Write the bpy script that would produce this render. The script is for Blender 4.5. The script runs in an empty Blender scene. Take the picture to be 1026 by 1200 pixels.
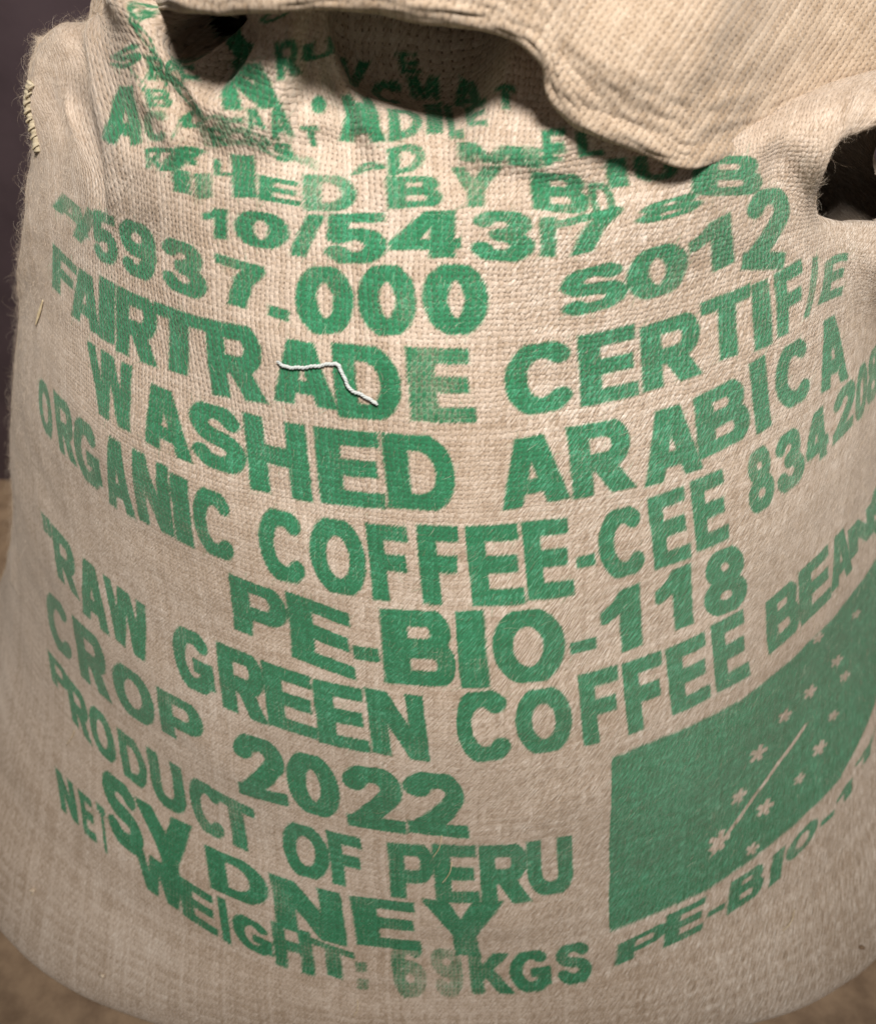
import bpy, math, random
import numpy as np
from mathutils import Vector

W0, H0 = 1026.0, 1200.0
CAM = np.array([-0.0, -0.5394, 0.7979]); PITCH = 0.85; FOVV = math.radians(60)
# profile of the filled sack: v, height, half width, half depth, centre offset, squareness
PROF = np.array([
 (0.00, 0.000, 0.300, 0.230, -0.042, 2.6),
 (0.06, 0.000, 0.420, 0.320, -0.042, 2.8),
 (0.09, 0.004, 0.462, 0.344, -0.042, 2.8),
 (0.13, 0.028, 0.482, 0.366, -0.040, 2.6),
 (0.20, 0.085, 0.4468, 0.3442, -0.0256, 2.0),
 (0.32, 0.170, 0.4036, 0.3083, -0.0079, 1.72),
 (0.46, 0.300, 0.3628, 0.2718, 0.0102, 1.64),
 (0.58, 0.410, 0.3242, 0.2356, 0.0263, 1.717),
 (0.68, 0.490, 0.2861, 0.2015, 0.0377, 1.764),
 (0.76, 0.550, 0.2476, 0.1718, 0.0412, 1.796),
 (0.86, 0.610, 0.2090, 0.1461, 0.0378, 1.80),
 (1.00, 0.690, 0.1704, 0.1224, 0.0312, 1.80)])
XC = 0.0112
def pchip(x, y, xq):
    h = np.diff(x); d = np.diff(y)/h; m = np.zeros(len(y))
    for i in range(1, len(x)-1):
        if d[i-1]*d[i] > 0:
            w1 = 2*h[i]+h[i-1]; w2 = h[i]+2*h[i-1]; m[i] = (w1+w2)/(w1/d[i-1]+w2/d[i])
    m[0] = d[0]; m[-1] = d[-1]
    i = np.clip(np.searchsorted(x, xq)-1, 0, len(h)-1); t = (xq-x[i])/h[i]
    return ((1+2*t)*(1-t)**2)*y[i]+t*(1-t)**2*h[i]*m[i]+t*t*(3-2*t)*y[i+1]+t*t*(t-1)*h[i]*m[i+1]
def surf(th, v):
    z, a, b, yc, n = [pchip(PROF[:, 0], PROF[:, k], v) for k in range(1, 6)]
    s, c = np.sin(th), np.cos(th); e = 2/n
    yb = b*np.sign(c)*np.abs(c)**e
    yb = np.where(c < 0, yb*0.40, yb)
    return np.stack([XC+a*np.sign(s)*np.abs(s)**e, yc-yb, z], -1)

# ---------------------------------------------------------------- camera, light, exposure
scene = bpy.context.scene
scene.render.engine = 'CYCLES'
col = scene.collection
cam_data = bpy.data.cameras.new('camera'); cam = bpy.data.objects.new('camera', cam_data); col.objects.link(cam)
cam.location = CAM; cam.rotation_euler = (math.pi/2-PITCH, 0, 0)
cam_data.sensor_fit = 'VERTICAL'; cam_data.angle = FOVV; cam_data.sensor_height = 24
cam_data.clip_start = .01; cam_data.clip_end = 50
cam_data.angle_y = FOVV if hasattr(cam_data, 'angle_y') else FOVV
cam_data.dof.use_dof = True; cam_data.dof.focus_distance = .535; cam_data.dof.aperture_fstop = 3.6
scene.camera = cam
world = bpy.data.worlds.new('World'); scene.world = world; world.use_nodes = True
bg = world.node_tree.nodes['Background']; bg.inputs[0].default_value = (1.0, .96, .92, 1); bg.inputs[1].default_value = .15
scene.view_settings.view_transform = 'Standard'; scene.view_settings.look = 'None'
scene.view_settings.exposure = 0.0; scene.view_settings.gamma = 1
lamp = bpy.data.lights.new('ceiling_downlight', 'SPOT'); lamp.energy = 128; lamp.color = (1.0, .965, .92)
lamp.spot_size = math.radians(66); lamp.spot_blend = 1.0; lamp.shadow_soft_size = .13
lo = bpy.data.objects.new('ceiling_downlight', lamp); col.objects.link(lo); lo.location = (.16, -.72, 1.62)
lo.rotation_euler = (Vector((.05, -.02, .60))-Vector(lo.location)).to_track_quat('-Z', 'Y').to_euler()

FOLDS = [
 ('ridge', 0.008, 0.012, (0.3, 0.3), [(-0.7949, 0.8213), (-0.6208, 0.8138), (-0.4788, 0.8129), (-0.3297, 0.8170)]),
 ('ridge', -0.006, 0.012, (0.3, 0.3), [(-0.7841, 0.7833), (-0.6048, 0.7912), (-0.4533, 0.8057), (-0.3104, 0.8241)]),
 ('ridge', 0.006, 0.014, (0.3, 0.3), [(-0.3135, 0.8319), (-0.1649, 0.8409), (0.0017, 0.8362), (0.1443, 0.8254)]),
 ('step', -0.0045, 0.018, (0.3, 0.3), [(-0.1627, 0.8207), (0.0023, 0.8108), (0.1420, 0.8057), (0.2646, 0.7947), (0.3528, 0.7787), (0.4204, 0.7548)]),
 ('ridge', -0.005, 0.014, (0.3, 0.3), [(0.2245, 0.7979), (0.3449, 0.7874), (0.4513, 0.7882), (0.5613, 0.7845)]),
 ('sharp', 0.0022, 0.006, (0.3, 0.3), [(-1.2717, 0.3261), (-1.1157, 0.3054), (-0.9582, 0.2994), (-0.8407, 0.2954)]),
 ('ridge', 0.003, 0.012, (0.3, 0.3), [(-1.3585, 0.3906), (-1.2583, 0.3196), (-1.0672, 0.2808)]),
 ('ridge', 0.004, 0.03, (0.3, 0.3), [(-0.7102, 0.6793), (-0.3963, 0.6718), (-0.2325, 0.6697), (0.0547, 0.6843)]),
 ('hole', -0.075, 0.013, (0, 0.3), [(-0.7907, 0.9003), (-0.7681, 0.8859), (-0.7236, 0.8730), (-0.6778, 0.8641)]),
 ('ridge', -0.035, 0.018, (0, 0.3), [(-0.7154, 0.8945), (-0.6575, 0.8770), (-0.5750, 0.8604)]),
 ('ridge', 0.01, 0.012, (0, 0.5), [(-0.9805, 0.8874), (-0.8941, 0.8661), (-0.8038, 0.8453)]),
 ('ridge', -0.035, 0.032, (0.3, 0.3), [(-0.3963, 0.8908), (-0.1970, 0.8933), (-0.0026, 0.8871), (0.1466, 0.8758)]),
 ('ridge', -0.02, 0.03, (0.3, 0.3), [(-0.4811, 0.8653), (-0.3642, 0.8575), (-0.2795, 0.8666)]),
 ('step', -0.005, 0.016, (0.05, 0.3), [(-1.0705, 0.8595), (-1.0653, 0.8191), (-1.0175, 0.7861), (-0.9710, 0.7557), (-0.9435, 0.7298), (-0.9141, 0.7056)]),
 ('ridge', 0.006, 0.008, (0.3, 0.3), [(-0.8954, 0.8198), (-0.7743, 0.8017), (-0.7036, 0.7736)]),
 ('ridge', 0.005, 0.007, (0.3, 0.3), [(-0.7583, 0.8313), (-0.6552, 0.8250), (-0.5338, 0.8296)]),
 ('ridge', -0.006, 0.008, (0.3, 0.3), [(-0.8708, 0.8291), (-0.7426, 0.8149), (-0.6621, 0.8004)]),
 ('ridge', 0.007, 0.009, (0.3, 0.3), [(-0.4716, 0.8432), (-0.3989, 0.8336), (-0.2726, 0.8383), (-0.2108, 0.8529)]),
 ('hole', -0.09, 0.0145, (0, 0.25), [(1.6057, 0.7500), (1.3614, 0.7460), (1.1868, 0.7430), (1.0297, 0.7400)]),
]
HANDLES = [
 (40,0.8,0.1511,-0.0870,0.5751),
 (50,0.8,0.1786,-0.0711,0.5757),
 (60,0.8,0.2024,-0.0635,0.5824),
 (70,0.8,0.2267,-0.0593,0.5887),
 (80,0.8,0.2531,-0.0559,0.5917),
 (60,0.86,0.2382,0.0448,0.5657),
 (75,0.86,0.2808,0.0614,0.5670),
 (45,0.86,0.1865,0.0180,0.5688),
 (95,0.8,0.3102,0.0083,0.5602),
 (60,0.775,0.2071,-0.0809,0.5711),
 (70,0.777,0.2258,-0.0765,0.5736),
 (80,0.777,0.2490,-0.0685,0.5726),
 (60,0.79,0.2048,-0.0724,0.5773),
 (72,0.79,0.2303,-0.0672,0.5818),
 (53,0.745,0.2028,-0.0772,0.5437),
 (52,0.77,0.1889,-0.0725,0.5612),
 (46,0.78,0.1725,-0.0795,0.5657),
 (62,0.76,0.2148,-0.0838,0.5592),
 (58,0.768,0.2043,-0.0825,0.5643),
 (61,0.746,0.2166,-0.0763,0.5432),
 (70,0.744,0.2538,-0.0370,0.5271),
 (80,0.748,0.2842,-0.0205,0.5216),
 (62,0.716,0.2361,-0.0577,0.5143),
 (71,0.714,0.2627,-0.0450,0.5068),
 (84,0.712,0.2926,-0.0348,0.4985),
 (98,0.71,0.3331,0.0084,0.4805),
 (60,0.69,0.2425,-0.0664,0.5013),
 (72,0.685,0.2735,-0.0574,0.4866),
 (84,0.685,0.3097,-0.0308,0.4727),
 (72,0.655,0.2888,-0.0539,0.4590),
 (84,0.655,0.3204,-0.0285,0.4481),
 (50,0.74,0.1958,-0.0789,0.5436),
 (20,0.86,0.0746,-0.0985,0.6100),
 (20,0.8,0.0812,-0.1092,0.5751),
 (25,0.74,0.1094,-0.1191,0.5360),
 (40,0.7,0.1794,-0.1047,0.5056),
 (45,0.66,0.2096,-0.1044,0.4745),
 (55,0.64,0.2518,-0.0801,0.4589),
 (65,0.6,0.2942,-0.0557,0.4268),
 (80,0.57,0.3331,-0.0058,0.4014),
 (100,0.58,0.3297,0.0386,0.4100),
 (115,0.65,0.2779,0.0668,0.4667),
 (60,0.97,0.1814,0.0508,0.6509),
 (38,0.83,0.1472,-0.0738,0.5879),
 (10,0.9,0.0465,-0.0581,0.6191),
 (0,0.95,0.0131,-0.0124,0.6352),
 (-14,0.93,-0.0309,-0.0582,0.6350),
 (16,0.86,0.0591,-0.0911,0.6034),
 (28,0.885,0.1141,-0.0469,0.6116),
 (30,0.93,0.1150,-0.0075,0.6263),
 (45,0.92,0.1699,0.0629,0.6083),
 (48,0.885,0.2013,0.0696,0.5742),
 (-90,0.8,-0.2547,0.0387,0.5670),
 (-90,0.77,-0.2613,0.0253,0.5486),
 (-90,0.74,-0.2639,0.0222,0.5259),
 (-90,0.7,-0.2783,0.0189,0.4964),
 (-90,0.66,-0.2900,0.0122,0.4706),
 (-90,0.62,-0.3049,0.0082,0.4338),
 (-105,0.8,-0.2472,0.0698,0.5611),
 (-105,0.76,-0.2558,0.0691,0.5338),
 (-78,0.83,-0.2452,0.0425,0.5797),
 (-68,0.835,-0.2276,0.0387,0.5870),
 (-60,0.835,-0.2058,0.0263,0.5920),
 (-62,0.8,-0.2086,-0.0052,0.5817),
 (-60,0.77,-0.2159,-0.0108,0.5595),
 (-61,0.74,-0.2141,-0.0396,0.5435),
 (-60,0.7,-0.2200,-0.0544,0.5078),
 (-60,0.67,-0.2353,-0.0563,0.4823),
 (-75,0.78,-0.2373,0.0071,0.5658),
 (-75,0.74,-0.2395,-0.0132,0.5414),
 (-53,0.8,-0.1743,-0.0581,0.5845),
 (-53,0.83,-0.1703,-0.0453,0.6037),
 (-54,0.775,-0.1775,-0.0687,0.5685),
 (-54,0.745,-0.1872,-0.0692,0.5455),
 (-50,0.86,-0.1554,-0.0457,0.6260),
 (-50,0.9,-0.1477,-0.0430,0.6416),
 (-42,0.83,-0.1305,-0.0730,0.6020),
 (-42,0.86,-0.1334,-0.0635,0.6170),
 (-62,0.855,-0.2205,0.0807,0.5706),
 (-72,0.86,-0.2442,0.0995,0.5605),
 (-86,0.86,-0.2726,0.1163,0.5487),
 (-62,0.9,-0.1983,0.0751,0.5923),
 (-75,0.92,-0.2182,0.1103,0.5700),
 (-90,0.92,-0.2374,0.1253,0.5565),
 (-55,0.88,-0.1766,0.0093,0.6144),
 (-45,0.72,-0.1697,-0.0861,0.5210),
 (-45,0.66,-0.1872,-0.1044,0.4745),
 (-60,0.64,-0.2452,-0.0635,0.4589),
 (-75,0.6,-0.2935,-0.0190,0.4268),
 (-90,0.56,-0.3199,0.0238,0.3926),
 (-110,0.66,-0.2631,0.0607,0.4745),
 (-30,0.86,-0.0856,-0.0867,0.6100),
 (-30,0.8,-0.0956,-0.0963,0.5751),
 (-30,0.92,-0.0775,-0.0801,0.6446),
 (-60,0.99,-0.1364,-0.0258,0.6843),
]
PRINT = [
('#',1,[(19.80,0.3977),(23.26,0.3974),(22.16,0.3443),(19.12,0.3439)]),
('#',1,[(19.18,0.3536),(22.28,0.3545),(20.91,0.2846),(18.28,0.2838)]),
('#',1,[(18.53,0.2944),(21.14,0.2966),(18.64,0.2312),(16.37,0.2293)]),
('#',1,[(22.23,0.3975),(26.16,0.3970),(24.70,0.3444),(21.14,0.3447)]),
('#',1,[(21.39,0.3541),(24.94,0.3534),(23.21,0.2850),(20.06,0.2842)]),
('#',1,[(20.36,0.2963),(23.50,0.2961),(20.55,0.2322),(18.00,0.2309)]),
('#',1,[(25.13,0.3971),(29.17,0.3951),(27.32,0.3428),(23.80,0.3442)]),
('#',1,[(24.00,0.3536),(27.64,0.3519),(25.41,0.2846),(22.31,0.2846)]),
('#',1,[(22.62,0.2966),(25.86,0.2952),(22.53,0.2337),(19.86,0.2318)]),
('#',1,[(28.19,0.3953),(31.75,0.3936),(29.56,0.3418),(26.46,0.3427)]),
('#',1,[(26.71,0.3525),(29.92,0.3517),(27.49,0.2849),(24.60,0.2856)]),
('#',1,[(25.02,0.2950),(27.98,0.2950),(24.45,0.2347),(21.79,0.2327)]),
('#',1,[(30.87,0.3938),(34.39,0.3924),(32.03,0.3408),(28.82,0.3423)]),
('#',1,[(29.17,0.3521),(32.36,0.3503),(29.66,0.2843),(26.75,0.2845)]),
('#',1,[(27.19,0.2947),(30.15,0.2946),(26.42,0.2347),(23.80,0.2331)]),
('#',1,[(33.40,0.3932),(37.20,0.3904),(34.54,0.3385),(31.14,0.3413)]),
('#',1,[(31.46,0.3510),(34.85,0.3483),(31.88,0.2832),(28.87,0.2842)]),
('#',1,[(29.37,0.2944),(32.41,0.2928),(28.39,0.2348),(25.72,0.2336)]),
('#',1,[(36.18,0.3908),(39.73,0.3934),(36.92,0.3400),(33.52,0.3401)]),
('#',1,[(33.99,0.3489),(37.36,0.3501),(34.04,0.2854),(31.03,0.2831)]),
('#',1,[(31.58,0.2934),(34.71,0.2948),(30.44,0.2370),(27.69,0.2340)]),
('#',1,[(38.69,0.3929),(42.39,0.3948),(39.43,0.3408),(36.04,0.3399)]),
('#',1,[(36.46,0.3491),(40.02,0.3498),(36.35,0.2859),(33.30,0.2846)]),
('#',1,[(33.84,0.2941),(36.92,0.2968),(32.53,0.2387),(29.68,0.2367)]),
('#',1,[(41.35,0.3944),(45.19,0.3963),(42.24,0.3405),(38.55,0.3408)]),
('#',1,[(39.12,0.3498),(42.83,0.3498),(38.67,0.2872),(35.46,0.2855)]),
('#',1,[(36.16,0.2958),(39.43,0.2963),(34.59,0.2402),(31.72,0.2382)]),
('#',1,[(44.16,0.3958),(47.72,0.3987),(44.64,0.3409),(41.20,0.3405)]),
('#',1,[(41.79,0.3498),(45.34,0.3501),(41.04,0.2886),(37.83,0.2865)]),
('#',1,[(38.53,0.2964),(41.75,0.2974),(36.75,0.2425),(33.84,0.2395)]),
('#',1,[(46.82,0.3978),(50.36,0.4000),(47.55,0.3401),(43.71,0.3418)]),
('#',1,[(44.31,0.3510),(48.29,0.3486),(43.31,0.2890),(40.17,0.2885)]),
('#',1,[(40.91,0.2977),(44.23,0.2982),(38.84,0.2447),(35.96,0.2416)]),
('#',1,[(49.33,0.3997),(53.59,0.3988),(50.40,0.3393),(46.52,0.3404)]),
('#',1,[(47.15,0.3491),(51.25,0.3473),(45.93,0.2890),(42.51,0.2891)]),
('#',1,[(43.31,0.2975),(46.67,0.2988),(41.20,0.2448),(38.08,0.2440)]),
('#',1,[(52.56,0.3988),(56.69,0.4001),(53.44,0.3385),(49.47,0.3390)]),
('#',1,[(50.25,0.3471),(54.07,0.3486),(48.44,0.2906),(45.02,0.2891)]),
('#',1,[(45.91,0.2974),(49.33,0.3002),(43.57,0.2467),(40.36,0.2447)]),
('#',1,[(55.55,0.3995),(59.66,0.4016),(56.42,0.3394),(52.43,0.3385)]),
('#',1,[(53.06,0.3485),(57.13,0.3493),(51.25,0.2905),(47.45,0.2906)]),
('#',1,[(48.42,0.2993),(52.15,0.3000),(46.15,0.2467),(42.68,0.2460)]),
('#',1,[(58.46,0.4012),(63.06,0.3997),(59.54,0.3375),(55.25,0.3389)]),
('#',1,[(55.99,0.3487),(60.09,0.3487),(54.07,0.2894),(50.23,0.2909)]),
('#',1,[(51.12,0.3001),(55.09,0.2979),(48.88,0.2459),(45.17,0.2469)]),
('#',1,[(62.18,0.4002),(64.54,0.4006),(61.29,0.3395),(58.61,0.3376)]),
('#',1,[(59.20,0.3488),(61.90,0.3505),(56.25,0.2918),(53.19,0.2889)]),
('#',1,[(54.20,0.2973),(57.28,0.2993),(50.95,0.2517),(47.89,0.2458)]),
('#',1,[(63.95,0.4007),(66.63,0.3981),(63.50,0.3399),(60.55,0.3395)]),
('#',1,[(61.12,0.3498),(63.82,0.3505),(58.91,0.2916),(55.38,0.2911)]),
('#',1,[(56.42,0.2996),(59.79,0.2993),(53.33,0.2555),(50.23,0.2501)]),
('#',1,[(65.99,0.3983),(68.23,0.3988),(65.72,0.3395),(62.47,0.3405)]),
('#',1,[(63.21,0.3502),(65.87,0.3512),(61.18,0.2934),(57.93,0.2913)]),
('#',1,[(58.91,0.2994),(62.32,0.3002),(55.68,0.2595),(52.58,0.2541)]),
('#',1,[(67.79,0.3973),(69.56,0.4049),(67.05,0.3478),(64.96,0.3387)]),
('#',1,[(65.57,0.3491),(67.05,0.3595),(63.54,0.2967),(60.44,0.2919)]),
('#',1,[(61.31,0.3000),(64.54,0.3041),(58.34,0.2629),(54.94,0.2585)]),
('#',1,[(69.12,0.4026),(70.78,0.4107),(68.53,0.3550),(66.75,0.3438)]),
('#',1,[(66.75,0.3564),(68.69,0.3661),(66.18,0.2995),(62.75,0.2955)]),
('#',1,[(63.65,0.3032),(67.07,0.3068),(60.99,0.2651),(57.30,0.2623)]),
('#',1,[(70.19,0.4088),(72.22,0.4142),(70.62,0.3566),(68.12,0.3519)]),
('#',1,[(68.25,0.3627),(70.00,0.3710),(68.65,0.2993),(65.26,0.2977)]),
('#',1,[(66.16,0.3059),(69.39,0.3076),(63.34,0.2667),(59.94,0.2649)]),
('*',-1,[(48.44,0.4011),(50.47,0.3945),(49.88,0.3863),(47.85,0.3932)]),
('*',-1,[(52.72,0.3575),(55.36,0.3473),(54.09,0.3413),(51.69,0.3503)]),
('*',-1,[(54.05,0.3345),(56.40,0.3245),(55.13,0.3190),(53.02,0.3282)]),
('*',-1,[(46.71,0.3577),(49.33,0.3476),(48.17,0.3394),(45.78,0.3487)]),
('*',-1,[(41.96,0.3572),(44.16,0.3501),(43.27,0.3405),(41.20,0.3473)]),
('*',-1,[(50.36,0.3123),(52.32,0.3035),(51.25,0.2974),(49.33,0.3060)]),
('*',-1,[(37.36,0.3439),(39.87,0.3357),(38.69,0.3226),(36.33,0.3302)]),
('*',-1,[(46.82,0.2982),(49.20,0.2890),(47.55,0.2803),(45.32,0.2886)]),
('*',-1,[(42.68,0.2851),(44.31,0.2803),(43.16,0.2731),(41.63,0.2780)]),
('*',-1,[(34.20,0.3126),(36.12,0.3077),(34.94,0.2956),(33.08,0.3002)]),
('*',-1,[(37.09,0.2859),(39.21,0.2797),(37.73,0.2681),(35.71,0.2736)]),
('*',-1,[(30.40,0.2846),(32.91,0.2779),(31.30,0.2615),(28.88,0.2674)]),
('*',-1,[(33.99,0.2549),(35.52,0.2510),(34.44,0.2416),(32.91,0.2454)]),
('*',-1,[(57.62,0.3807),(60.26,0.3706),(59.22,0.3657),(56.73,0.3753)]),
('#',-1,[(45.78,0.3235),(46.23,0.3208),(41.77,0.3079),(41.24,0.3105)]),
('#',-1,[(41.33,0.3119),(41.79,0.3095),(37.38,0.2950),(36.95,0.2974)]),
('#',-1,[(37.05,0.2988),(37.44,0.2966),(33.54,0.2786),(33.16,0.2807)]),
('#',-1,[(33.21,0.2822),(33.60,0.2801),(29.65,0.2619),(29.26,0.2632)]),
('I',0.8625,[(-42.09,0.7715),(-39.53,0.7724),(-38.41,0.7581),(-40.97,0.7572)]),
('I',0.8625,[(-38.31,0.7722),(-36.27,0.7757),(-34.93,0.7606),(-36.97,0.7571)]),
('I',0.8625,[(-33.51,0.7943),(-30.39,0.7978),(-28.34,0.7689),(-31.46,0.7653)]),
('E',0.8625,[(-28.65,0.7859),(-23.48,0.7856),(-22.54,0.7683),(-27.71,0.7685)]),
('D',0.8625,[(-22.71,0.7916),(-16.04,0.7960),(-14.95,0.7704),(-21.61,0.7659)]),
('B',0.8625,[(-11.08,0.7970),(-3.65,0.8008),(-3.09,0.7776),(-10.52,0.7738)]),
('Y',0.8625,[(-1.29,0.8088),(6.47,0.8076),(6.85,0.7762),(-0.91,0.7774)]),
('B',0.8625,[(11.48,0.8019),(18.76,0.7935),(18.61,0.7647),(11.34,0.7731)]),
('1',0.89,[(-35.74,0.7537),(-32.22,0.7560),(-31.44,0.7366),(-34.71,0.7347)]),
('0',0.89,[(-31.01,0.7585),(-23.90,0.7614),(-23.31,0.7377),(-30.15,0.7352)]),
('/',0.89,[(-23.36,0.7633),(-19.64,0.7645),(-18.95,0.7363),(-22.71,0.7353)]),
('5',0.89,[(-19.03,0.7661),(-11.00,0.7712),(-10.51,0.7384),(-18.24,0.7339)]),
('4',0.89,[(-10.42,0.7722),(0.13,0.7755),(0.02,0.7440),(-10.02,0.7410)]),
('3',0.89,[(2.51,0.7751),(11.08,0.7721),(10.63,0.7391),(2.38,0.7420)]),
('I',0.89,[(12.13,0.7677),(14.01,0.7667),(13.55,0.7408),(11.78,0.7416)]),
('7',0.89,[(14.51,0.7642),(22.47,0.7677),(21.69,0.7424),(14.05,0.7391)]),
('8',0.89,[(25.07,0.7649),(34.54,0.7696),(33.97,0.7555),(24.63,0.7523)]),
('A',0.835,[(-71.35,0.7129),(-57.49,0.7095),(-57.01,0.6964),(-70.15,0.6994)]),
('/',0.835,[(-62.18,0.7149),(-56.60,0.7153),(-55.95,0.6898),(-61.14,0.6905)]),
('5',0.95,[(-57.76,0.7163),(-51.25,0.7250),(-48.57,0.6922),(-54.18,0.6877)]),
('9',0.95,[(-50.40,0.7275),(-43.12,0.7291),(-40.49,0.6944),(-47.53,0.6911)]),
('3',0.95,[(-41.50,0.7274),(-34.56,0.7280),(-32.68,0.6953),(-39.14,0.6942)]),
('7',0.95,[(-32.57,0.7269),(-26.29,0.7255),(-24.98,0.6973),(-31.14,0.6983)]),
('0',0.95,[(-22.09,0.7291),(-15.18,0.7343),(-14.00,0.6950),(-20.55,0.6895)]),
('0',0.95,[(-14.18,0.7352),(-7.02,0.7387),(-6.18,0.6978),(-13.02,0.6944)]),
('0',0.95,[(-5.61,0.7392),(4.06,0.7402),(4.60,0.6983),(-4.85,0.6978)]),
('.',0.95,[(-24.85,0.7038),(-22.17,0.7022),(-21.98,0.6954),(-24.66,0.6969)]),
('S',0.9175,[(14.05,0.7294),(22.17,0.7342),(22.23,0.7067),(14.31,0.7026)]),
('0',0.9175,[(22.53,0.7349),(30.64,0.7398),(30.64,0.7081),(22.62,0.7046)]),
('1',0.9175,[(31.64,0.7434),(38.55,0.7460),(38.03,0.7126),(31.60,0.7104)]),
('2',0.9,[(42.83,0.7542),(50.84,0.7420),(45.78,0.6949),(39.14,0.7061)]),
('F',1,[(-67.20,0.6746),(-58.65,0.6727),(-57.13,0.6421),(-64.98,0.6420)]),
('A',1,[(-59.85,0.6734),(-51.84,0.6745),(-50.36,0.6372),(-57.72,0.6358)]),
('I',1,[(-52.11,0.6796),(-48.92,0.6804),(-47.41,0.6377),(-50.36,0.6364)]),
('R',1,[(-48.15,0.6800),(-40.32,0.6830),(-39.36,0.6388),(-46.52,0.6353)]),
('T',1,[(-40.76,0.6829),(-32.64,0.6849),(-32.32,0.6426),(-39.87,0.6402)]),
('R',1,[(-32.51,0.6851),(-25.38,0.6886),(-24.05,0.6401),(-31.01,0.6355)]),
('A',1,[(-24.09,0.6852),(-16.65,0.6864),(-15.65,0.6459),(-23.06,0.6436)]),
('D',1,[(-16.37,0.6881),(-8.71,0.6896),(-7.75,0.6437),(-15.23,0.6416)]),
('E',0.8625,[(-7.22,0.6905),(1.62,0.6901),(2.73,0.6442),(-6.28,0.6446)]),
('C',0.98,[(6.92,0.6891),(15.23,0.6915),(15.58,0.6471),(7.31,0.6456)]),
('E',0.98,[(16.10,0.6921),(22.96,0.6930),(23.12,0.6466),(16.52,0.6461)]),
('R',0.98,[(23.95,0.6901),(31.87,0.6926),(31.33,0.6493),(24.00,0.6476)]),
('T',0.98,[(32.42,0.6954),(39.58,0.6965),(38.27,0.6542),(31.90,0.6532)]),
('I',0.98,[(40.17,0.6949),(42.83,0.6946),(41.61,0.6510),(39.02,0.6511)]),
('F',0.98,[(44.33,0.6954),(49.64,0.6964),(47.70,0.6522),(42.83,0.6527)]),
('I',0.8625,[(52.76,0.6930),(54.24,0.6920),(48.88,0.6552),(47.85,0.6562)]),
('E',0.8625,[(55.72,0.6843),(63.23,0.6858),(57.62,0.6542),(51.43,0.6591)]),
('W',1,[(-52.76,0.6285),(-43.71,0.6315),(-40.63,0.5882),(-48.59,0.5858)]),
('A',1,[(-41.79,0.6280),(-34.85,0.6270),(-33.01,0.5853),(-39.22,0.5870)]),
('S',1,[(-34.49,0.6284),(-27.70,0.6292),(-26.46,0.5867),(-32.71,0.5872)]),
('H',1,[(-27.05,0.6304),(-19.86,0.6320),(-18.92,0.5809),(-25.62,0.5809)]),
('E',1,[(-18.24,0.6328),(-11.00,0.6354),(-10.17,0.5858),(-17.45,0.5820)]),
('D',1,[(-10.17,0.6357),(-1.62,0.6363),(-0.17,0.5888),(-9.32,0.5873)]),
('A',1,[(5.78,0.6314),(13.81,0.6343),(14.69,0.5889),(6.79,0.5868)]),
('R',1,[(14.55,0.6352),(21.73,0.6353),(22.47,0.5873),(15.49,0.5878)]),
('A',1,[(23.06,0.6333),(30.09,0.6350),(30.79,0.5855),(23.80,0.5853)]),
('B',1,[(30.11,0.6353),(36.92,0.6402),(37.81,0.5941),(30.72,0.5918)]),
('I',1,[(37.95,0.6450),(40.17,0.6459),(41.08,0.5925),(38.99,0.5918)]),
('C',1,[(41.94,0.6447),(48.00,0.6450),(48.44,0.5975),(42.55,0.5979)]),
('A',1,[(49.92,0.6464),(56.84,0.6426),(56.71,0.5869),(50.34,0.5936)]),
('O',0.95,[(-65.55,0.5646),(-60.87,0.5683),(-57.89,0.5321),(-61.73,0.5301)]),
('R',0.95,[(-59.50,0.5704),(-54.07,0.5732),(-52.11,0.5301),(-56.14,0.5310)]),
('G',0.95,[(-53.59,0.5718),(-47.39,0.5738),(-46.67,0.5257),(-51.82,0.5263)]),
('A',0.95,[(-46.52,0.5768),(-41.96,0.5774),(-41.46,0.5229),(-45.78,0.5218)]),
('N',0.95,[(-41.20,0.5782),(-36.20,0.5774),(-35.74,0.5252),(-40.61,0.5248)]),
('I',0.95,[(-35.61,0.5746),(-33.57,0.5735),(-33.00,0.5250),(-35.13,0.5247)]),
('C',0.95,[(-32.81,0.5732),(-28.19,0.5713),(-27.47,0.5261),(-32.32,0.5257)]),
('C',1,[(-24.98,0.5712),(-20.01,0.5724),(-19.27,0.5253),(-24.29,0.5232)]),
('O',1,[(-19.22,0.5726),(-13.07,0.5743),(-12.33,0.5253),(-18.40,0.5238)]),
('F',1,[(-12.24,0.5748),(-7.61,0.5767),(-6.81,0.5261),(-11.54,0.5247)]),
('F',1,[(-5.98,0.5787),(-0.32,0.5795),(1.33,0.5286),(-5.15,0.5267)]),
('E',1,[(1.62,0.5795),(8.40,0.5777),(9.73,0.5247),(3.12,0.5271)]),
('E',1,[(9.23,0.5780),(14.45,0.5767),(15.67,0.5238),(10.44,0.5262)]),
('-',1,[(15.73,0.5486),(18.00,0.5493),(18.15,0.5412),(15.88,0.5406)]),
('C',1,[(18.04,0.5741),(23.11,0.5763),(24.24,0.5281),(19.13,0.5281)]),
('E',1,[(24.05,0.5775),(28.36,0.5787),(29.41,0.5266),(25.29,0.5257)]),
('E',1,[(29.32,0.5800),(33.38,0.5806),(34.19,0.5294),(30.26,0.5291)]),
('8',0.89,[(36.92,0.5809),(40.76,0.5825),(40.78,0.5386),(37.22,0.5370)]),
('3',0.89,[(41.56,0.5804),(45.78,0.5838),(46.21,0.5404),(41.65,0.5398)]),
('4',0.89,[(46.56,0.5823),(50.95,0.5839),(51.41,0.5447),(46.82,0.5451)]),
('2',0.835,[(53.33,0.5838),(58.61,0.5849),(57.03,0.5484),(52.26,0.5467)]),
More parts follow.
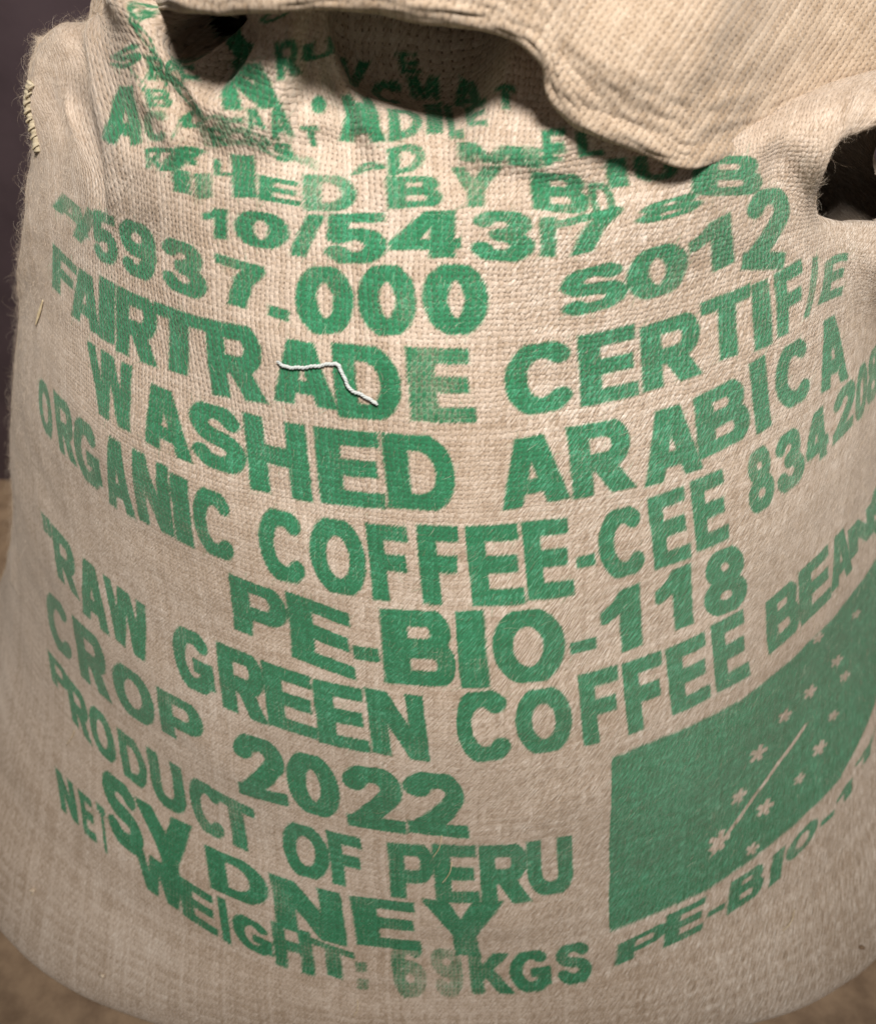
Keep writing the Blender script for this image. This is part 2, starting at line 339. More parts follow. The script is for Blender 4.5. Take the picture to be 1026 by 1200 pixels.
('0',0.835,[(59.20,0.5860),(63.50,0.5848),(60.99,0.5471),(57.47,0.5470)]),
('8',0.835,[(63.93,0.5858),(69.24,0.5864),(66.02,0.5466),(61.29,0.5490)]),
('P',1,[(-28.38,0.5178),(-22.58,0.5159),(-22.13,0.4743),(-27.99,0.4756)]),
('E',1,[(-21.69,0.5179),(-14.84,0.5121),(-14.05,0.4663),(-21.14,0.4699)]),
('-',1,[(-14.31,0.4908),(-11.20,0.4923),(-11.00,0.4829),(-14.10,0.4810)]),
('B',1,[(-10.71,0.5200),(-1.48,0.5242),(-0.28,0.4743),(-10.04,0.4690)]),
('I',1,[(-0.15,0.5242),(4.01,0.5247),(5.17,0.4725),(1.48,0.4728)]),
('O',1,[(5.57,0.5227),(14.05,0.5193),(14.99,0.4683),(6.52,0.4747)]),
('-',1,[(15.36,0.4919),(18.59,0.4908),(18.74,0.4819),(15.53,0.4829)]),
('1',1,[(19.03,0.5179),(23.35,0.5207),(24.05,0.4742),(19.72,0.4725)]),
('1',1,[(25.38,0.5212),(29.37,0.5232),(30.15,0.4760),(26.07,0.4757)]),
('8',1,[(31.01,0.5247),(36.16,0.5232),(37.34,0.4690),(31.88,0.4742)]),
('"',0.9,[(-60.97,0.4622),(-58.61,0.4636),(-57.28,0.4488),(-59.64,0.4468)]),
('R',1,[(-57.89,0.4617),(-52.58,0.4616),(-50.66,0.4215),(-55.25,0.4238)]),
('A',1,[(-52.03,0.4612),(-47.11,0.4602),(-45.04,0.4138),(-49.92,0.4138)]),
('W',1,[(-46.82,0.4606),(-40.32,0.4583),(-38.57,0.4131),(-44.82,0.4153)]),
('G',1,[(-36.50,0.4586),(-31.29,0.4593),(-29.80,0.4148),(-34.98,0.4128)]),
('R',1,[(-30.40,0.4606),(-24.98,0.4610),(-23.50,0.4125),(-28.88,0.4113)]),
('E',1,[(-24.88,0.4601),(-19.37,0.4602),(-17.94,0.4134),(-23.31,0.4137)]),
('E',1,[(-18.83,0.4596),(-13.31,0.4611),(-11.98,0.4135),(-17.45,0.4120)]),
('N',1,[(-12.63,0.4628),(-5.83,0.4642),(-4.45,0.4144),(-11.30,0.4146)]),
('C',1,[(-0.28,0.4694),(7.75,0.4710),(8.59,0.4180),(1.48,0.4171)]),
('O',1,[(8.59,0.4675),(15.06,0.4645),(15.58,0.4156),(9.32,0.4185)]),
('F',1,[(16.56,0.4669),(20.90,0.4659),(21.19,0.4111),(16.92,0.4137)]),
('F',1,[(21.78,0.4653),(26.07,0.4653),(26.46,0.4082),(22.13,0.4103)]),
('E',1,[(26.95,0.4645),(31.44,0.4666),(32.22,0.4087),(27.45,0.4102)]),
('E',1,[(32.42,0.4688),(36.79,0.4679),(37.81,0.4069),(33.30,0.4093)]),
('B',0.95,[(40.32,0.4617),(45.19,0.4671),(45.78,0.4186),(40.93,0.4135)]),
('E',0.95,[(45.63,0.4679),(51.10,0.4705),(51.71,0.4199),(46.23,0.4182)]),
('A',0.95,[(51.29,0.4697),(56.56,0.4691),(57.13,0.4224),(51.98,0.4234)]),
('N',0.95,[(56.54,0.4614),(64.83,0.4548),(64.54,0.4269),(56.84,0.4321)]),
('S',0.95,[(64.39,0.4631),(70.57,0.4550),(69.73,0.4152),(64.10,0.4223)]),
('C',0.95,[(-59.96,0.3938),(-53.78,0.4020),(-51.58,0.3559),(-57.05,0.3499)]),
('R',0.95,[(-52.15,0.4024),(-46.08,0.4051),(-44.16,0.3539),(-49.92,0.3515)]),
('O',0.95,[(-44.75,0.3986),(-38.67,0.3995),(-37.07,0.3587),(-43.12,0.3565)]),
('P',0.95,[(-37.55,0.3999),(-32.18,0.4006),(-30.70,0.3656),(-36.18,0.3636)]),
('2',1,[(-27.74,0.3972),(-22.28,0.4010),(-20.64,0.3484),(-26.03,0.3440)]),
('0',1,[(-21.67,0.3990),(-15.99,0.4005),(-14.55,0.3492),(-20.16,0.3482)]),
('2',1,[(-15.08,0.4005),(-8.42,0.4040),(-7.07,0.3478),(-13.66,0.3468)]),
('2',1,[(-7.90,0.4054),(1.03,0.4060),(2.34,0.3496),(-6.52,0.3501)]),
('P',0.9175,[(-57.89,0.3390),(-53.19,0.3404),(-51.10,0.3172),(-55.27,0.3180)]),
('R',0.9175,[(-53.17,0.3390),(-48.74,0.3366),(-45.78,0.3003),(-49.92,0.3037)]),
('O',0.9175,[(-48.44,0.3372),(-44.01,0.3372),(-41.35,0.2995),(-45.49,0.3012)]),
('D',0.9175,[(-42.83,0.3362),(-38.99,0.3372),(-36.79,0.2956),(-40.31,0.2975)]),
('U',0.9175,[(-38.25,0.3399),(-33.67,0.3401),(-31.73,0.2914),(-36.01,0.2939)]),
('C',0.9175,[(-32.77,0.3390),(-28.73,0.3376),(-26.70,0.2878),(-30.70,0.2894)]),
('T',0.9175,[(-29.14,0.3364),(-24.64,0.3341),(-22.76,0.2880),(-27.33,0.2904)]),
('O',1,[(-21.34,0.3356),(-16.43,0.3371),(-14.87,0.2851),(-19.62,0.2837)]),
('F',1,[(-16.08,0.3371),(-12.48,0.3372),(-10.91,0.2832),(-14.37,0.2847)]),
('P',0.95,[(-9.03,0.3383),(-4.01,0.3412),(-3.00,0.2846),(-7.81,0.2822)]),
('E',0.95,[(-3.38,0.3424),(3.25,0.3429),(3.51,0.2829),(-2.34,0.2836)]),
('R',0.95,[(3.99,0.3425),(9.77,0.3417),(9.53,0.2789),(4.12,0.2807)]),
('U',0.95,[(9.77,0.3417),(14.61,0.3398),(14.25,0.2818),(9.62,0.2827)]),
('S',0.95,[(-44.14,0.2906),(-38.86,0.2897),(-34.39,0.2343),(-39.41,0.2366)]),
('Y',0.95,[(-38.18,0.2858),(-31.58,0.2874),(-26.75,0.2224),(-33.08,0.2239)]),
('D',0.95,[(-28.82,0.2776),(-22.13,0.2799),(-19.80,0.2400),(-26.30,0.2413)]),
('N',0.95,[(-21.14,0.2773),(-13.90,0.2767),(-11.24,0.2230),(-18.29,0.2289)]),
('E',0.95,[(-12.24,0.2763),(-5.44,0.2797),(-3.67,0.2265),(-9.92,0.2269)]),
('Y',0.95,[(-3.99,0.2857),(5.63,0.2835),(5.48,0.2225),(-2.20,0.2258)]),
('N',0.89,[(-50.36,0.2498),(-47.11,0.2522),(-43.86,0.2244),(-46.94,0.2236)]),
('E',0.89,[(-45.93,0.2521),(-43.71,0.2526),(-40.51,0.2229),(-42.68,0.2230)]),
('T',0.89,[(-42.98,0.2551),(-41.63,0.2552),(-38.27,0.2208),(-39.60,0.2213)]),
('W',0.95,[(-36.20,0.2443),(-30.29,0.2410),(-27.69,0.2087),(-33.55,0.2145)]),
('E',0.95,[(-30.30,0.2398),(-26.03,0.2348),(-23.50,0.2016),(-27.74,0.2076)]),
('I',0.95,[(-25.57,0.2375),(-24.68,0.2367),(-21.84,0.1989),(-22.76,0.2004)]),
('G',0.95,[(-23.59,0.2306),(-19.07,0.2244),(-17.06,0.1965),(-21.54,0.2032)]),
('H',0.846,[(-19.27,0.2324),(-15.34,0.2308),(-12.89,0.1919),(-16.71,0.1944)]),
('T',0.846,[(-14.78,0.2259),(-10.38,0.2186),(-8.79,0.1902),(-13.04,0.1967)]),
(':',0.725,[(-10.05,0.2142),(-8.87,0.2147),(-7.38,0.1875),(-8.43,0.1871)]),
('6',0.67,[(-7.10,0.2317),(-3.73,0.2358),(-2.07,0.1852),(-4.77,0.1836)]),
('9',0.67,[(-2.73,0.2315),(0.72,0.2309),(0.96,0.1858),(-1.43,0.1861)]),
('K',0.835,[(1.75,0.2273),(5.82,0.2256),(5.10,0.1871),(1.70,0.1884)]),
('G',0.95,[(5.98,0.2257),(10.07,0.2262),(8.93,0.1884),(5.23,0.1869)]),
('S',0.95,[(10.70,0.2270),(14.02,0.2268),(12.70,0.1900),(9.61,0.1901)]),
('P',0.95,[(16.84,0.2168),(22.29,0.2232),(20.97,0.2051),(15.61,0.1973)]),
('E',0.95,[(22.71,0.2275),(27.15,0.2294),(25.03,0.2039),(20.74,0.2010)]),
('-',0.89,[(26.62,0.2156),(28.79,0.2164),(28.36,0.2121),(26.21,0.2112)]),
('B',0.9,[(30.64,0.2300),(35.21,0.2325),(32.91,0.2095),(28.38,0.2059)]),
('I',0.9,[(36.35,0.2322),(37.95,0.2339),(35.57,0.2110),(34.04,0.2095)]),
('O',0.9,[(38.55,0.2333),(43.75,0.2381),(42.02,0.2225),(36.91,0.2169)]),
('-',0.89,[(43.60,0.2300),(46.10,0.2289),(45.49,0.2254),(43.01,0.2261)]),
('1',0.8625,[(47.26,0.2357),(50.66,0.2363),(49.51,0.2264),(46.23,0.2256)]),
('1',0.8625,[(52.28,0.2458),(55.97,0.2444),(54.81,0.2361),(51.39,0.2358)]),
('7',0.8625,[(-47.34,0.7800),(-38.36,0.7896),(-37.31,0.7751),(-46.30,0.7654)]),
('M',0.835,[(-0.34,0.8275),(10.30,0.8198),(10.60,0.8051),(-0.04,0.8128)]),
('F',0.725,[(10.78,0.8208),(16.09,0.8160),(16.06,0.7998),(10.75,0.8046)]),
('A',0.8625,[(-16.84,0.8026),(-11.59,0.8110),(-11.28,0.8035),(-16.53,0.7951)]),
('D',0.8625,[(-11.42,0.8183),(-6.32,0.8274),(-5.67,0.8058),(-10.77,0.7967)]),
('F',0.89,[(13.44,0.8335),(16.47,0.8336),(16.28,0.8043),(13.25,0.8042)]),
('L',0.89,[(17.83,0.8288),(20.93,0.8279),(21.19,0.8060),(18.09,0.8069)]),
('I',0.89,[(21.79,0.8029),(24.13,0.8030),(24.28,0.7805),(21.93,0.7805)]),
('U',0.89,[(25.49,0.8027),(30.98,0.8028),(31.31,0.7814),(25.82,0.7813)]),
('B',0.89,[(34.50,0.7994),(45.91,0.7804),(44.91,0.7478),(33.50,0.7669)]),
('D',0.78,[(19.07,0.7871),(22.01,0.7848),(22.17,0.7585),(19.35,0.7605)]),
('A',0.8625,[(-19.23,0.8543),(-12.34,0.8563),(-11.80,0.8228),(-18.69,0.8209)]),
('D',0.8625,[(-11.25,0.8550),(-6.43,0.8651),(-6.38,0.8336),(-11.19,0.8234)]),
('I',0.8625,[(-5.06,0.8813),(-2.95,0.8856),(-3.45,0.8389),(-5.56,0.8346)]),
('L',0.8625,[(-2.61,0.8829),(0.13,0.8796),(0.62,0.8297),(-2.13,0.8330)]),
('E',0.8625,[(0.72,0.8717),(3.90,0.8679),(4.67,0.8377),(1.49,0.8416)]),
('E',0.9175,[(-44.06,0.8669),(-43.17,0.8654),(-41.55,0.8578),(-42.44,0.8593)]),
('L',0.9175,[(-48.60,0.9081),(-42.49,0.9064),(-31.04,0.8545),(-37.15,0.8561)]),
('C',0.9175,[(-32.02,0.9006),(-27.15,0.9178),(-26.84,0.9111),(-31.71,0.8939)]),
('R',0.9,[(-29.07,0.8862),(-26.08,0.8929),(-25.14,0.8655),(-28.13,0.8588)]),
('U',0.9,[(-24.81,0.8873),(-17.79,0.9068),(-17.96,0.8919),(-24.98,0.8724)]),
('V',0.9,[(-14.93,0.9030),(-10.73,0.9082),(-13.48,0.8753),(-17.68,0.8700)]),
('C',0.9,[(-10.84,0.8960),(-6.71,0.9015),(-8.46,0.8717),(-12.58,0.8661)]),
('M',0.9,[(-6.15,0.9040),(-2.97,0.9051),(-3.10,0.8874),(-6.27,0.8863)]),
('A',0.9,[(-1.73,0.9092),(2.96,0.8881),(3.69,0.8593),(-1.01,0.8804)]),
('T',0.9,[(5.37,0.8695),(8.52,0.8669),(9.26,0.8497),(6.11,0.8523)]),
('o',0.9,[(-23.65,0.8510),(-21.07,0.8543),(-20.88,0.8403),(-23.46,0.8371)]),
('N',0.9,[(-37.49,0.8555),(-30.98,0.8685),(-27.27,0.8400),(-33.77,0.8270)]),
('A',0.9,[(-28.84,0.8390),(-26.58,0.8430),(-25.10,0.8179),(-27.36,0.8140)]),
('M',0.9175,[(-17.99,0.8599),(-13.37,0.8669),(-12.98,0.8364),(-17.60,0.8295)]),
('O',0.89,[(-44.38,0.8335),(-37.10,0.8169),(-37.84,0.8079),(-45.12,0.8244)]),
('O',0.89,[(-48.95,0.8573),(-45.88,0.8426),(-46.20,0.8340),(-49.27,0.8487)]),
('A',0.89,[(-45.85,0.8290),(-42.10,0.8534),(-42.23,0.8414),(-45.98,0.8170)]),
('S',0.89,[(-54.08,0.8300),(-48.32,0.8428),(-48.83,0.8309),(-54.59,0.8181)]),
('C',0.78,[(-51.19,0.8275),(-47.22,0.8166),(-47.04,0.8116),(-51.02,0.8225)]),
('A',0.9,[(-55.14,0.8066),(-48.81,0.8189),(-48.93,0.7823),(-55.26,0.7701)]),
('C',0.78,[(-48.70,0.8023),(-43.82,0.8072),(-43.37,0.7884),(-48.25,0.7836)]),
('C',0.78,[(-42.92,0.7940),(-41.73,0.8098),(-41.33,0.8047),(-42.52,0.7889)]),
('R',0.78,[(-47.99,0.7794),(-45.01,0.7832),(-43.86,0.7703),(-46.84,0.7665)]),
('O',0.725,[(-38.89,0.8092),(-33.87,0.8245),(-34.11,0.8131),(-39.13,0.7978)]),
('S',0.725,[(-38.62,0.8009),(-35.72,0.8018),(-35.72,0.7931),(-38.62,0.7921)]),
('E',0.725,[(-34.24,0.8209),(-31.45,0.8262),(-31.52,0.8041),(-34.31,0.7987)]),
('R',0.725,[(-31.38,0.8185),(-27.61,0.8152),(-27.48,0.8019),(-31.25,0.8052)]),
('M',0.6975,[(-26.80,0.8097),(-21.56,0.8031),(-21.11,0.7950),(-26.35,0.8016)]),
('G',0.9,[(-49.69,0.8652),(-48.55,0.8754),(-47.31,0.8612),(-48.45,0.8511)]),
('R',0.9,[(-48.18,0.8353),(-45.17,0.8397),(-45.04,0.8256),(-48.05,0.8212)]),
('E',0.9,[(-43.83,0.8479),(-41.21,0.8553),(-39.24,0.8374),(-41.87,0.8301)]),
('B',0.9,[(-47.91,0.8162),(-45.08,0.8201),(-43.95,0.8096),(-46.78,0.8057)]),
('C',0.9,[(-41.52,0.8124),(-37.12,0.8195),(-38.31,0.8047),(-42.71,0.7976)]),
('R',0.9175,[(-37.14,0.8068),(-34.40,0.8118),(-33.94,0.7990),(-36.68,0.7940)]),
('A',0.9175,[(-32.17,0.8314),(-29.71,0.8354),(-28.19,0.8217),(-30.65,0.8178)]),
('S',0.9,[(-27.54,0.8112),(-25.51,0.8128),(-24.78,0.7990),(-26.81,0.7973)]),
('T',0.9175,[(-24.55,0.8270),(-22.17,0.8292),(-21.06,0.8141),(-23.43,0.8119)]),
('R',0.9175,[(-41.75,0.7868),(-38.54,0.7906),(-38.58,0.7776),(-41.79,0.7738)]),
('E',0.9175,[(-7.21,0.9150),(-5.12,0.9163),(-4.77,0.9066),(-6.86,0.9053)]),
('L',0.9175,[(-36.49,0.7858),(-33.65,0.7903),(-32.53,0.7793),(-35.37,0.7748)])]
THREAD = [(-0.4008, 0.6699), (-0.3802, 0.6684), (-0.3509, 0.6691), (-0.3190, 0.6719), (-0.2874, 0.6747), (-0.2710, 0.6750), (-0.2633, 0.6725), (-0.2555, 0.6668), (-0.2426, 0.6614), (-0.2204, 0.6587), (-0.1988, 0.6556), (-0.1859, 0.6532)]
SLIVER = [(-1.1732, 0.6251), (-1.1989, 0.5978)]
STRAWS = [(-0.0400, 0.3520), (-0.0593, 0.3298), (-0.0100, 0.3254), (-0.0357, 0.3045), (-0.1385, 0.1805), (-0.1272, 0.1688), (-0.8609, 0.2988), (-0.8712, 0.2783), (0.6131, 0.1871), (0.5643, 0.1807), (-0.7738, 0.1686), (-0.7698, 0.1661)]
LINT = [(-0.7754, 0.1683), (-0.5361, 0.1517), (0.6723, 0.1483)]
FLAP = [
 [(-0.2481,0.1715,0.5639), (-0.2337,0.1135,0.5728), (-0.2226,0.0706,0.5804), (-0.2209,0.0622,0.5810), (-0.2173,0.0607,0.5863), (-0.2138,0.0627,0.5934), (-0.2101,0.0670,0.6045), (-0.2058,0.0739,0.6179), (-0.1983,0.0883,0.6385), (-0.1907,0.1123,0.6650), (-0.1871,0.1656,0.6985)],
 [(-0.2414,0.1593,0.5664), (-0.2243,0.1012,0.5753), (-0.2113,0.0583,0.5829), (-0.2090,0.0498,0.5834), (-0.2066,0.0484,0.5889), (-0.2041,0.0504,0.5959), (-0.1994,0.0544,0.6068), (-0.1943,0.0610,0.6198), (-0.1871,0.0750,0.6402), (-0.1796,0.0985,0.6661), (-0.1759,0.1510,0.6989)],
 [(-0.2338,0.1550,0.5694), (-0.2144,0.0972,0.5785), (-0.2000,0.0544,0.5861), (-0.1972,0.0460,0.5868), (-0.1959,0.0445,0.5921), (-0.1942,0.0463,0.5990), (-0.1887,0.0503,0.6098), (-0.1829,0.0568,0.6229), (-0.1758,0.0706,0.6430), (-0.1685,0.0939,0.6687), (-0.1647,0.1460,0.7012)],
 [(-0.1963,0.0979,0.5924), (-0.1779,0.0407,0.6020), (-0.1644,-0.0016,0.6101), (-0.1617,-0.0098,0.6109), (-0.1608,-0.0119,0.6158), (-0.1594,-0.0108,0.6221), (-0.1542,-0.0077,0.6320), (-0.1488,-0.0026,0.6439), (-0.1424,0.0090,0.6621), (-0.1359,0.0292,0.6851), (-0.1325,0.0773,0.7140)],
 [(-0.1697,0.0570,0.6097), (-0.1534,-0.0001,0.6194), (-0.1413,-0.0423,0.6276), (-0.1390,-0.0505,0.6284), (-0.1378,-0.0528,0.6331), (-0.1363,-0.0521,0.6390), (-0.1318,-0.0499,0.6482), (-0.1270,-0.0458,0.6592), (-0.1212,-0.0358,0.6759), (-0.1152,-0.0178,0.6971), (-0.1121,0.0273,0.7234)],
 [(-0.1429,0.0134,0.6247), (-0.1295,-0.0433,0.6347), (-0.1194,-0.0853,0.6431), (-0.1176,-0.0933,0.6440), (-0.1159,-0.0959,0.6485), (-0.1141,-0.0956,0.6540), (-0.1105,-0.0943,0.6625), (-0.1066,-0.0911,0.6726), (-0.1012,-0.0828,0.6879), (-0.0958,-0.0669,0.7072), (-0.0931,-0.0249,0.7308)],
 [(-0.1144,0.0086,0.6271), (-0.1040,-0.0482,0.6371), (-0.0961,-0.0902,0.6455), (-0.0947,-0.0982,0.6464), (-0.0931,-0.1007,0.6508), (-0.0914,-0.1006,0.6563), (-0.0883,-0.0993,0.6647), (-0.0848,-0.0963,0.6747), (-0.0799,-0.0882,0.6898), (-0.0747,-0.0726,0.7088), (-0.0715,-0.0309,0.7321)],
 [(-0.0850,0.0019,0.6279), (-0.0773,-0.0547,0.6381), (-0.0714,-0.0965,0.6466), (-0.0704,-0.1045,0.6475), (-0.0691,-0.1071,0.6519), (-0.0676,-0.1069,0.6574), (-0.0649,-0.1058,0.6657), (-0.0618,-0.1029,0.6755), (-0.0572,-0.0949,0.6905), (-0.0523,-0.0796,0.7093), (-0.0486,-0.0383,0.7323)],
 [(-0.0521,0.0019,0.6279), (-0.0475,-0.0547,0.6381), (-0.0441,-0.0965,0.6466), (-0.0435,-0.1045,0.6475), (-0.0425,-0.1071,0.6519), (-0.0412,-0.1069,0.6574), (-0.0389,-0.1058,0.6657), (-0.0362,-0.1029,0.6755), (-0.0320,-0.0949,0.6905), (-0.0274,-0.0796,0.7093), (-0.0230,-0.0383,0.7323)],
 [(-0.0181,0.0001,0.6263), (-0.0173,-0.0563,0.6366), (-0.0166,-0.0980,0.6453), (-0.0166,-0.1060,0.6462), (-0.0156,-0.1085,0.6506), (-0.0145,-0.1084,0.6561), (-0.0127,-0.1072,0.6645), (-0.0106,-0.1043,0.6743), (-0.0068,-0.0963,0.6894), (-0.0025,-0.0810,0.7081), (0.0026,-0.0397,0.7311)],
 [(0.0190,0.0008,0.6215), (0.0155,-0.0552,0.6323), (0.0130,-0.0966,0.6411), (0.0124,-0.1045,0.6422), (0.0133,-0.1071,0.6466), (0.0145,-0.1069,0.6521), (0.0155,-0.1055,0.6606), (0.0170,-0.1025,0.6706), (0.0204,-0.0943,0.6858), (0.0245,-0.0787,0.7048), (0.0303,-0.0372,0.7279)],
 [(0.0503,-0.0004,0.6125), (0.0417,-0.0551,0.6243), (0.0358,-0.0957,0.6340), (0.0343,-0.1034,0.6352), (0.0358,-0.1061,0.6395), (0.0374,-0.1059,0.6449), (0.0374,-0.1042,0.6538), (0.0379,-0.1007,0.6642), (0.0410,-0.0922,0.6796), (0.0450,-0.0763,0.6990), (0.0514,-0.0345,0.7224)],
 [(0.0731,-0.0085,0.5975), (0.0594,-0.0599,0.6121), (0.0500,-0.0983,0.6237), (0.0476,-0.1055,0.6254), (0.0502,-0.1088,0.6291), (0.0525,-0.1090,0.6342), (0.0513,-0.1063,0.6439), (0.0507,-0.1020,0.6551), (0.0537,-0.0931,0.6708), (0.0576,-0.0768,0.6905), (0.0644,-0.0347,0.7142)],
 [(0.0816,-0.0130,0.5815), (0.0667,-0.0630,0.5975), (0.0565,-0.1002,0.6100), (0.0540,-0.1071,0.6119), (0.0566,-0.1104,0.6157), (0.0591,-0.1106,0.6209), (0.0576,-0.1074,0.6310), (0.0569,-0.1026,0.6426), (0.0599,-0.0932,0.6588), (0.0639,-0.0762,0.6790), (0.0709,-0.0338,0.7030)],
 [(0.0916,-0.0109,0.5714), (0.0781,-0.0621,0.5862), (0.0686,-0.1002,0.5981), (0.0664,-0.1074,0.5997), (0.0682,-0.1098,0.6043), (0.0699,-0.1093,0.6100), (0.0691,-0.1065,0.6198), (0.0689,-0.1019,0.6312), (0.0718,-0.0920,0.6479), (0.0758,-0.0745,0.6686), (0.0833,-0.0315,0.6930)],
 [(0.1113,-0.0113,0.5617), (0.0976,-0.0627,0.5764), (0.0878,-0.1008,0.5883), (0.0857,-0.1081,0.5898), (0.0867,-0.1101,0.5947), (0.0880,-0.1092,0.6008), (0.0875,-0.1064,0.6105), (0.0875,-0.1018,0.6220), (0.0902,-0.0915,0.6390), (0.0941,-0.0735,0.6601), (0.1021,-0.0302,0.6848)],
 [(0.1332,-0.0133,0.5533), (0.1187,-0.0645,0.5682), (0.1082,-0.1023,0.5802), (0.1060,-0.1096,0.5818), (0.1065,-0.1114,0.5869), (0.1073,-0.1104,0.5931), (0.1069,-0.1075,0.6029), (0.1070,-0.1027,0.6145), (0.1095,-0.0922,0.6317), (0.1133,-0.0739,0.6531), (0.1217,-0.0304,0.6781)],
 [(0.1527,-0.0115,0.5469), (0.1391,-0.0628,0.5617), (0.1289,-0.1007,0.5736), (0.1270,-0.1081,0.5752), (0.1263,-0.1096,0.5804), (0.1263,-0.1084,0.5869), (0.1266,-0.1055,0.5967), (0.1272,-0.1006,0.6083), (0.1295,-0.0898,0.6258), (0.1332,-0.0711,0.6476), (0.1422,-0.0272,0.6728)],
 [(0.1769,0.0081,0.5401), (0.1640,-0.0436,0.5546), (0.1540,-0.0818,0.5663), (0.1524,-0.0892,0.5678), (0.1507,-0.0907,0.5731), (0.1499,-0.0892,0.5797), (0.1508,-0.0860,0.5899), (0.1520,-0.0807,0.6019), (0.1542,-0.0692,0.6200), (0.1579,-0.0496,0.6425), (0.1676,-0.0043,0.6690)],
 [(0.2087,0.0405,0.5287), (0.1956,-0.0116,0.5428), (0.1853,-0.0501,0.5543), (0.1838,-0.0576,0.5556), (0.1813,-0.0590,0.5611), (0.1799,-0.0573,0.5679), (0.1813,-0.0534,0.5786), (0.1829,-0.0474,0.5912), (0.1852,-0.0347,0.6104), (0.1890,-0.0135,0.6343), (0.1995,0.0342,0.6629)],
 [(0.2441,0.0689,0.5270), (0.2294,0.0160,0.5404), (0.2179,-0.0231,0.5513), (0.2162,-0.0308,0.5525), (0.2133,-0.0321,0.5580), (0.2116,-0.0303,0.5650), (0.2130,-0.0261,0.5760), (0.2146,-0.0196,0.5890), (0.2168,-0.0062,0.6087), (0.2207,0.0160,0.6336), (0.2319,0.0653,0.6636)],
 [(0.2832,0.0862,0.5288), (0.2648,0.0323,0.5414), (0.2506,-0.0075,0.5518), (0.2484,-0.0153,0.5529), (0.2456,-0.0165,0.5585), (0.2441,-0.0145,0.5655), (0.2448,-0.0103,0.5765), (0.2459,-0.0037,0.5896), (0.2478,0.0100,0.6097), (0.2516,0.0328,0.6350), (0.2635,0.0829,0.6658)],
 [(0.3262,0.1011,0.5287), (0.3040,0.0467,0.5408), (0.2871,0.0065,0.5507), (0.2842,-0.0015,0.5517), (0.2816,-0.0026,0.5573), (0.2802,-0.0005,0.5645), (0.2802,0.0038,0.5756), (0.2807,0.0105,0.5889), (0.2824,0.0246,0.6092), (0.2861,0.0479,0.6350), (0.2987,0.0989,0.6665)],
 [(0.3812,0.1240,0.5222), (0.3554,0.0691,0.5338), (0.3358,0.0285,0.5434), (0.3325,0.0205,0.5443), (0.3297,0.0195,0.5501), (0.3282,0.0218,0.5575), (0.3278,0.0265,0.5689), (0.3279,0.0336,0.5825), (0.3294,0.0485,0.6036), (0.3330,0.0728,0.6303), (0.3466,0.1254,0.6631)],
]
SEAM = [(-0.2502,0.0148,0.5636), (-0.2540,0.0130,0.5572), (-0.2555,0.0098,0.5502), (-0.2550,0.0070,0.5430), (-0.2541,0.0031,0.5362), (-0.2529,-0.0029,0.5281)]

# ---------------------------------------------------------------- cloth relief
def smooth_noise(shape, nr, nc, seed):
    r = np.random.default_rng(seed).standard_normal((nr+3, nc+3))
    def up(a, n, m):
        x = np.linspace(0, m-1e-6, n); i = x.astype(int); t = (x-i)[:, None]
        p0, p1, p2, p3 = a[i], a[i+1], a[i+2], a[i+3]
        return ((1-t)**3*p0+(3*t**3-6*t**2+4)*p1+(-3*t**3+3*t**2+3*t+1)*p2+t**3*p3)/6
    return up(up(r, shape[0], nr).T, shape[1], nc).T*1.6
def seg_dist(p, a, b):
    ab = b-a; t = np.clip(((p-a)@ab)/max(ab@ab, 1e-12), 0, 1)
    return np.linalg.norm(p-(a+t[..., None]*ab), axis=-1), t
def fold_field(p, T, V, poly):
    q = surf(poly[:, 0], poly[:, 1]); L = np.r_[0, np.cumsum(np.linalg.norm(np.diff(q, axis=0), axis=1))]
    best = np.full(p.shape[:-1], 9.0); side = np.zeros_like(best); along = np.zeros_like(best)
    for i in range(len(q)-1):
        d, t = seg_dist(p, q[i], q[i+1]); m = d < best
        da, dv = poly[i+1]-poly[i]
        s = (T-poly[i, 0])*.3*dv-(V-poly[i, 1])*.75*da*.4
        best = np.where(m, d, best); side = np.where(m, np.sign(s), side)
        along = np.where(m, (L[i]+t*(L[i+1]-L[i]))/L[-1], along)
    return best, side, along
NR, NCF, NCB = 980, 800, 70
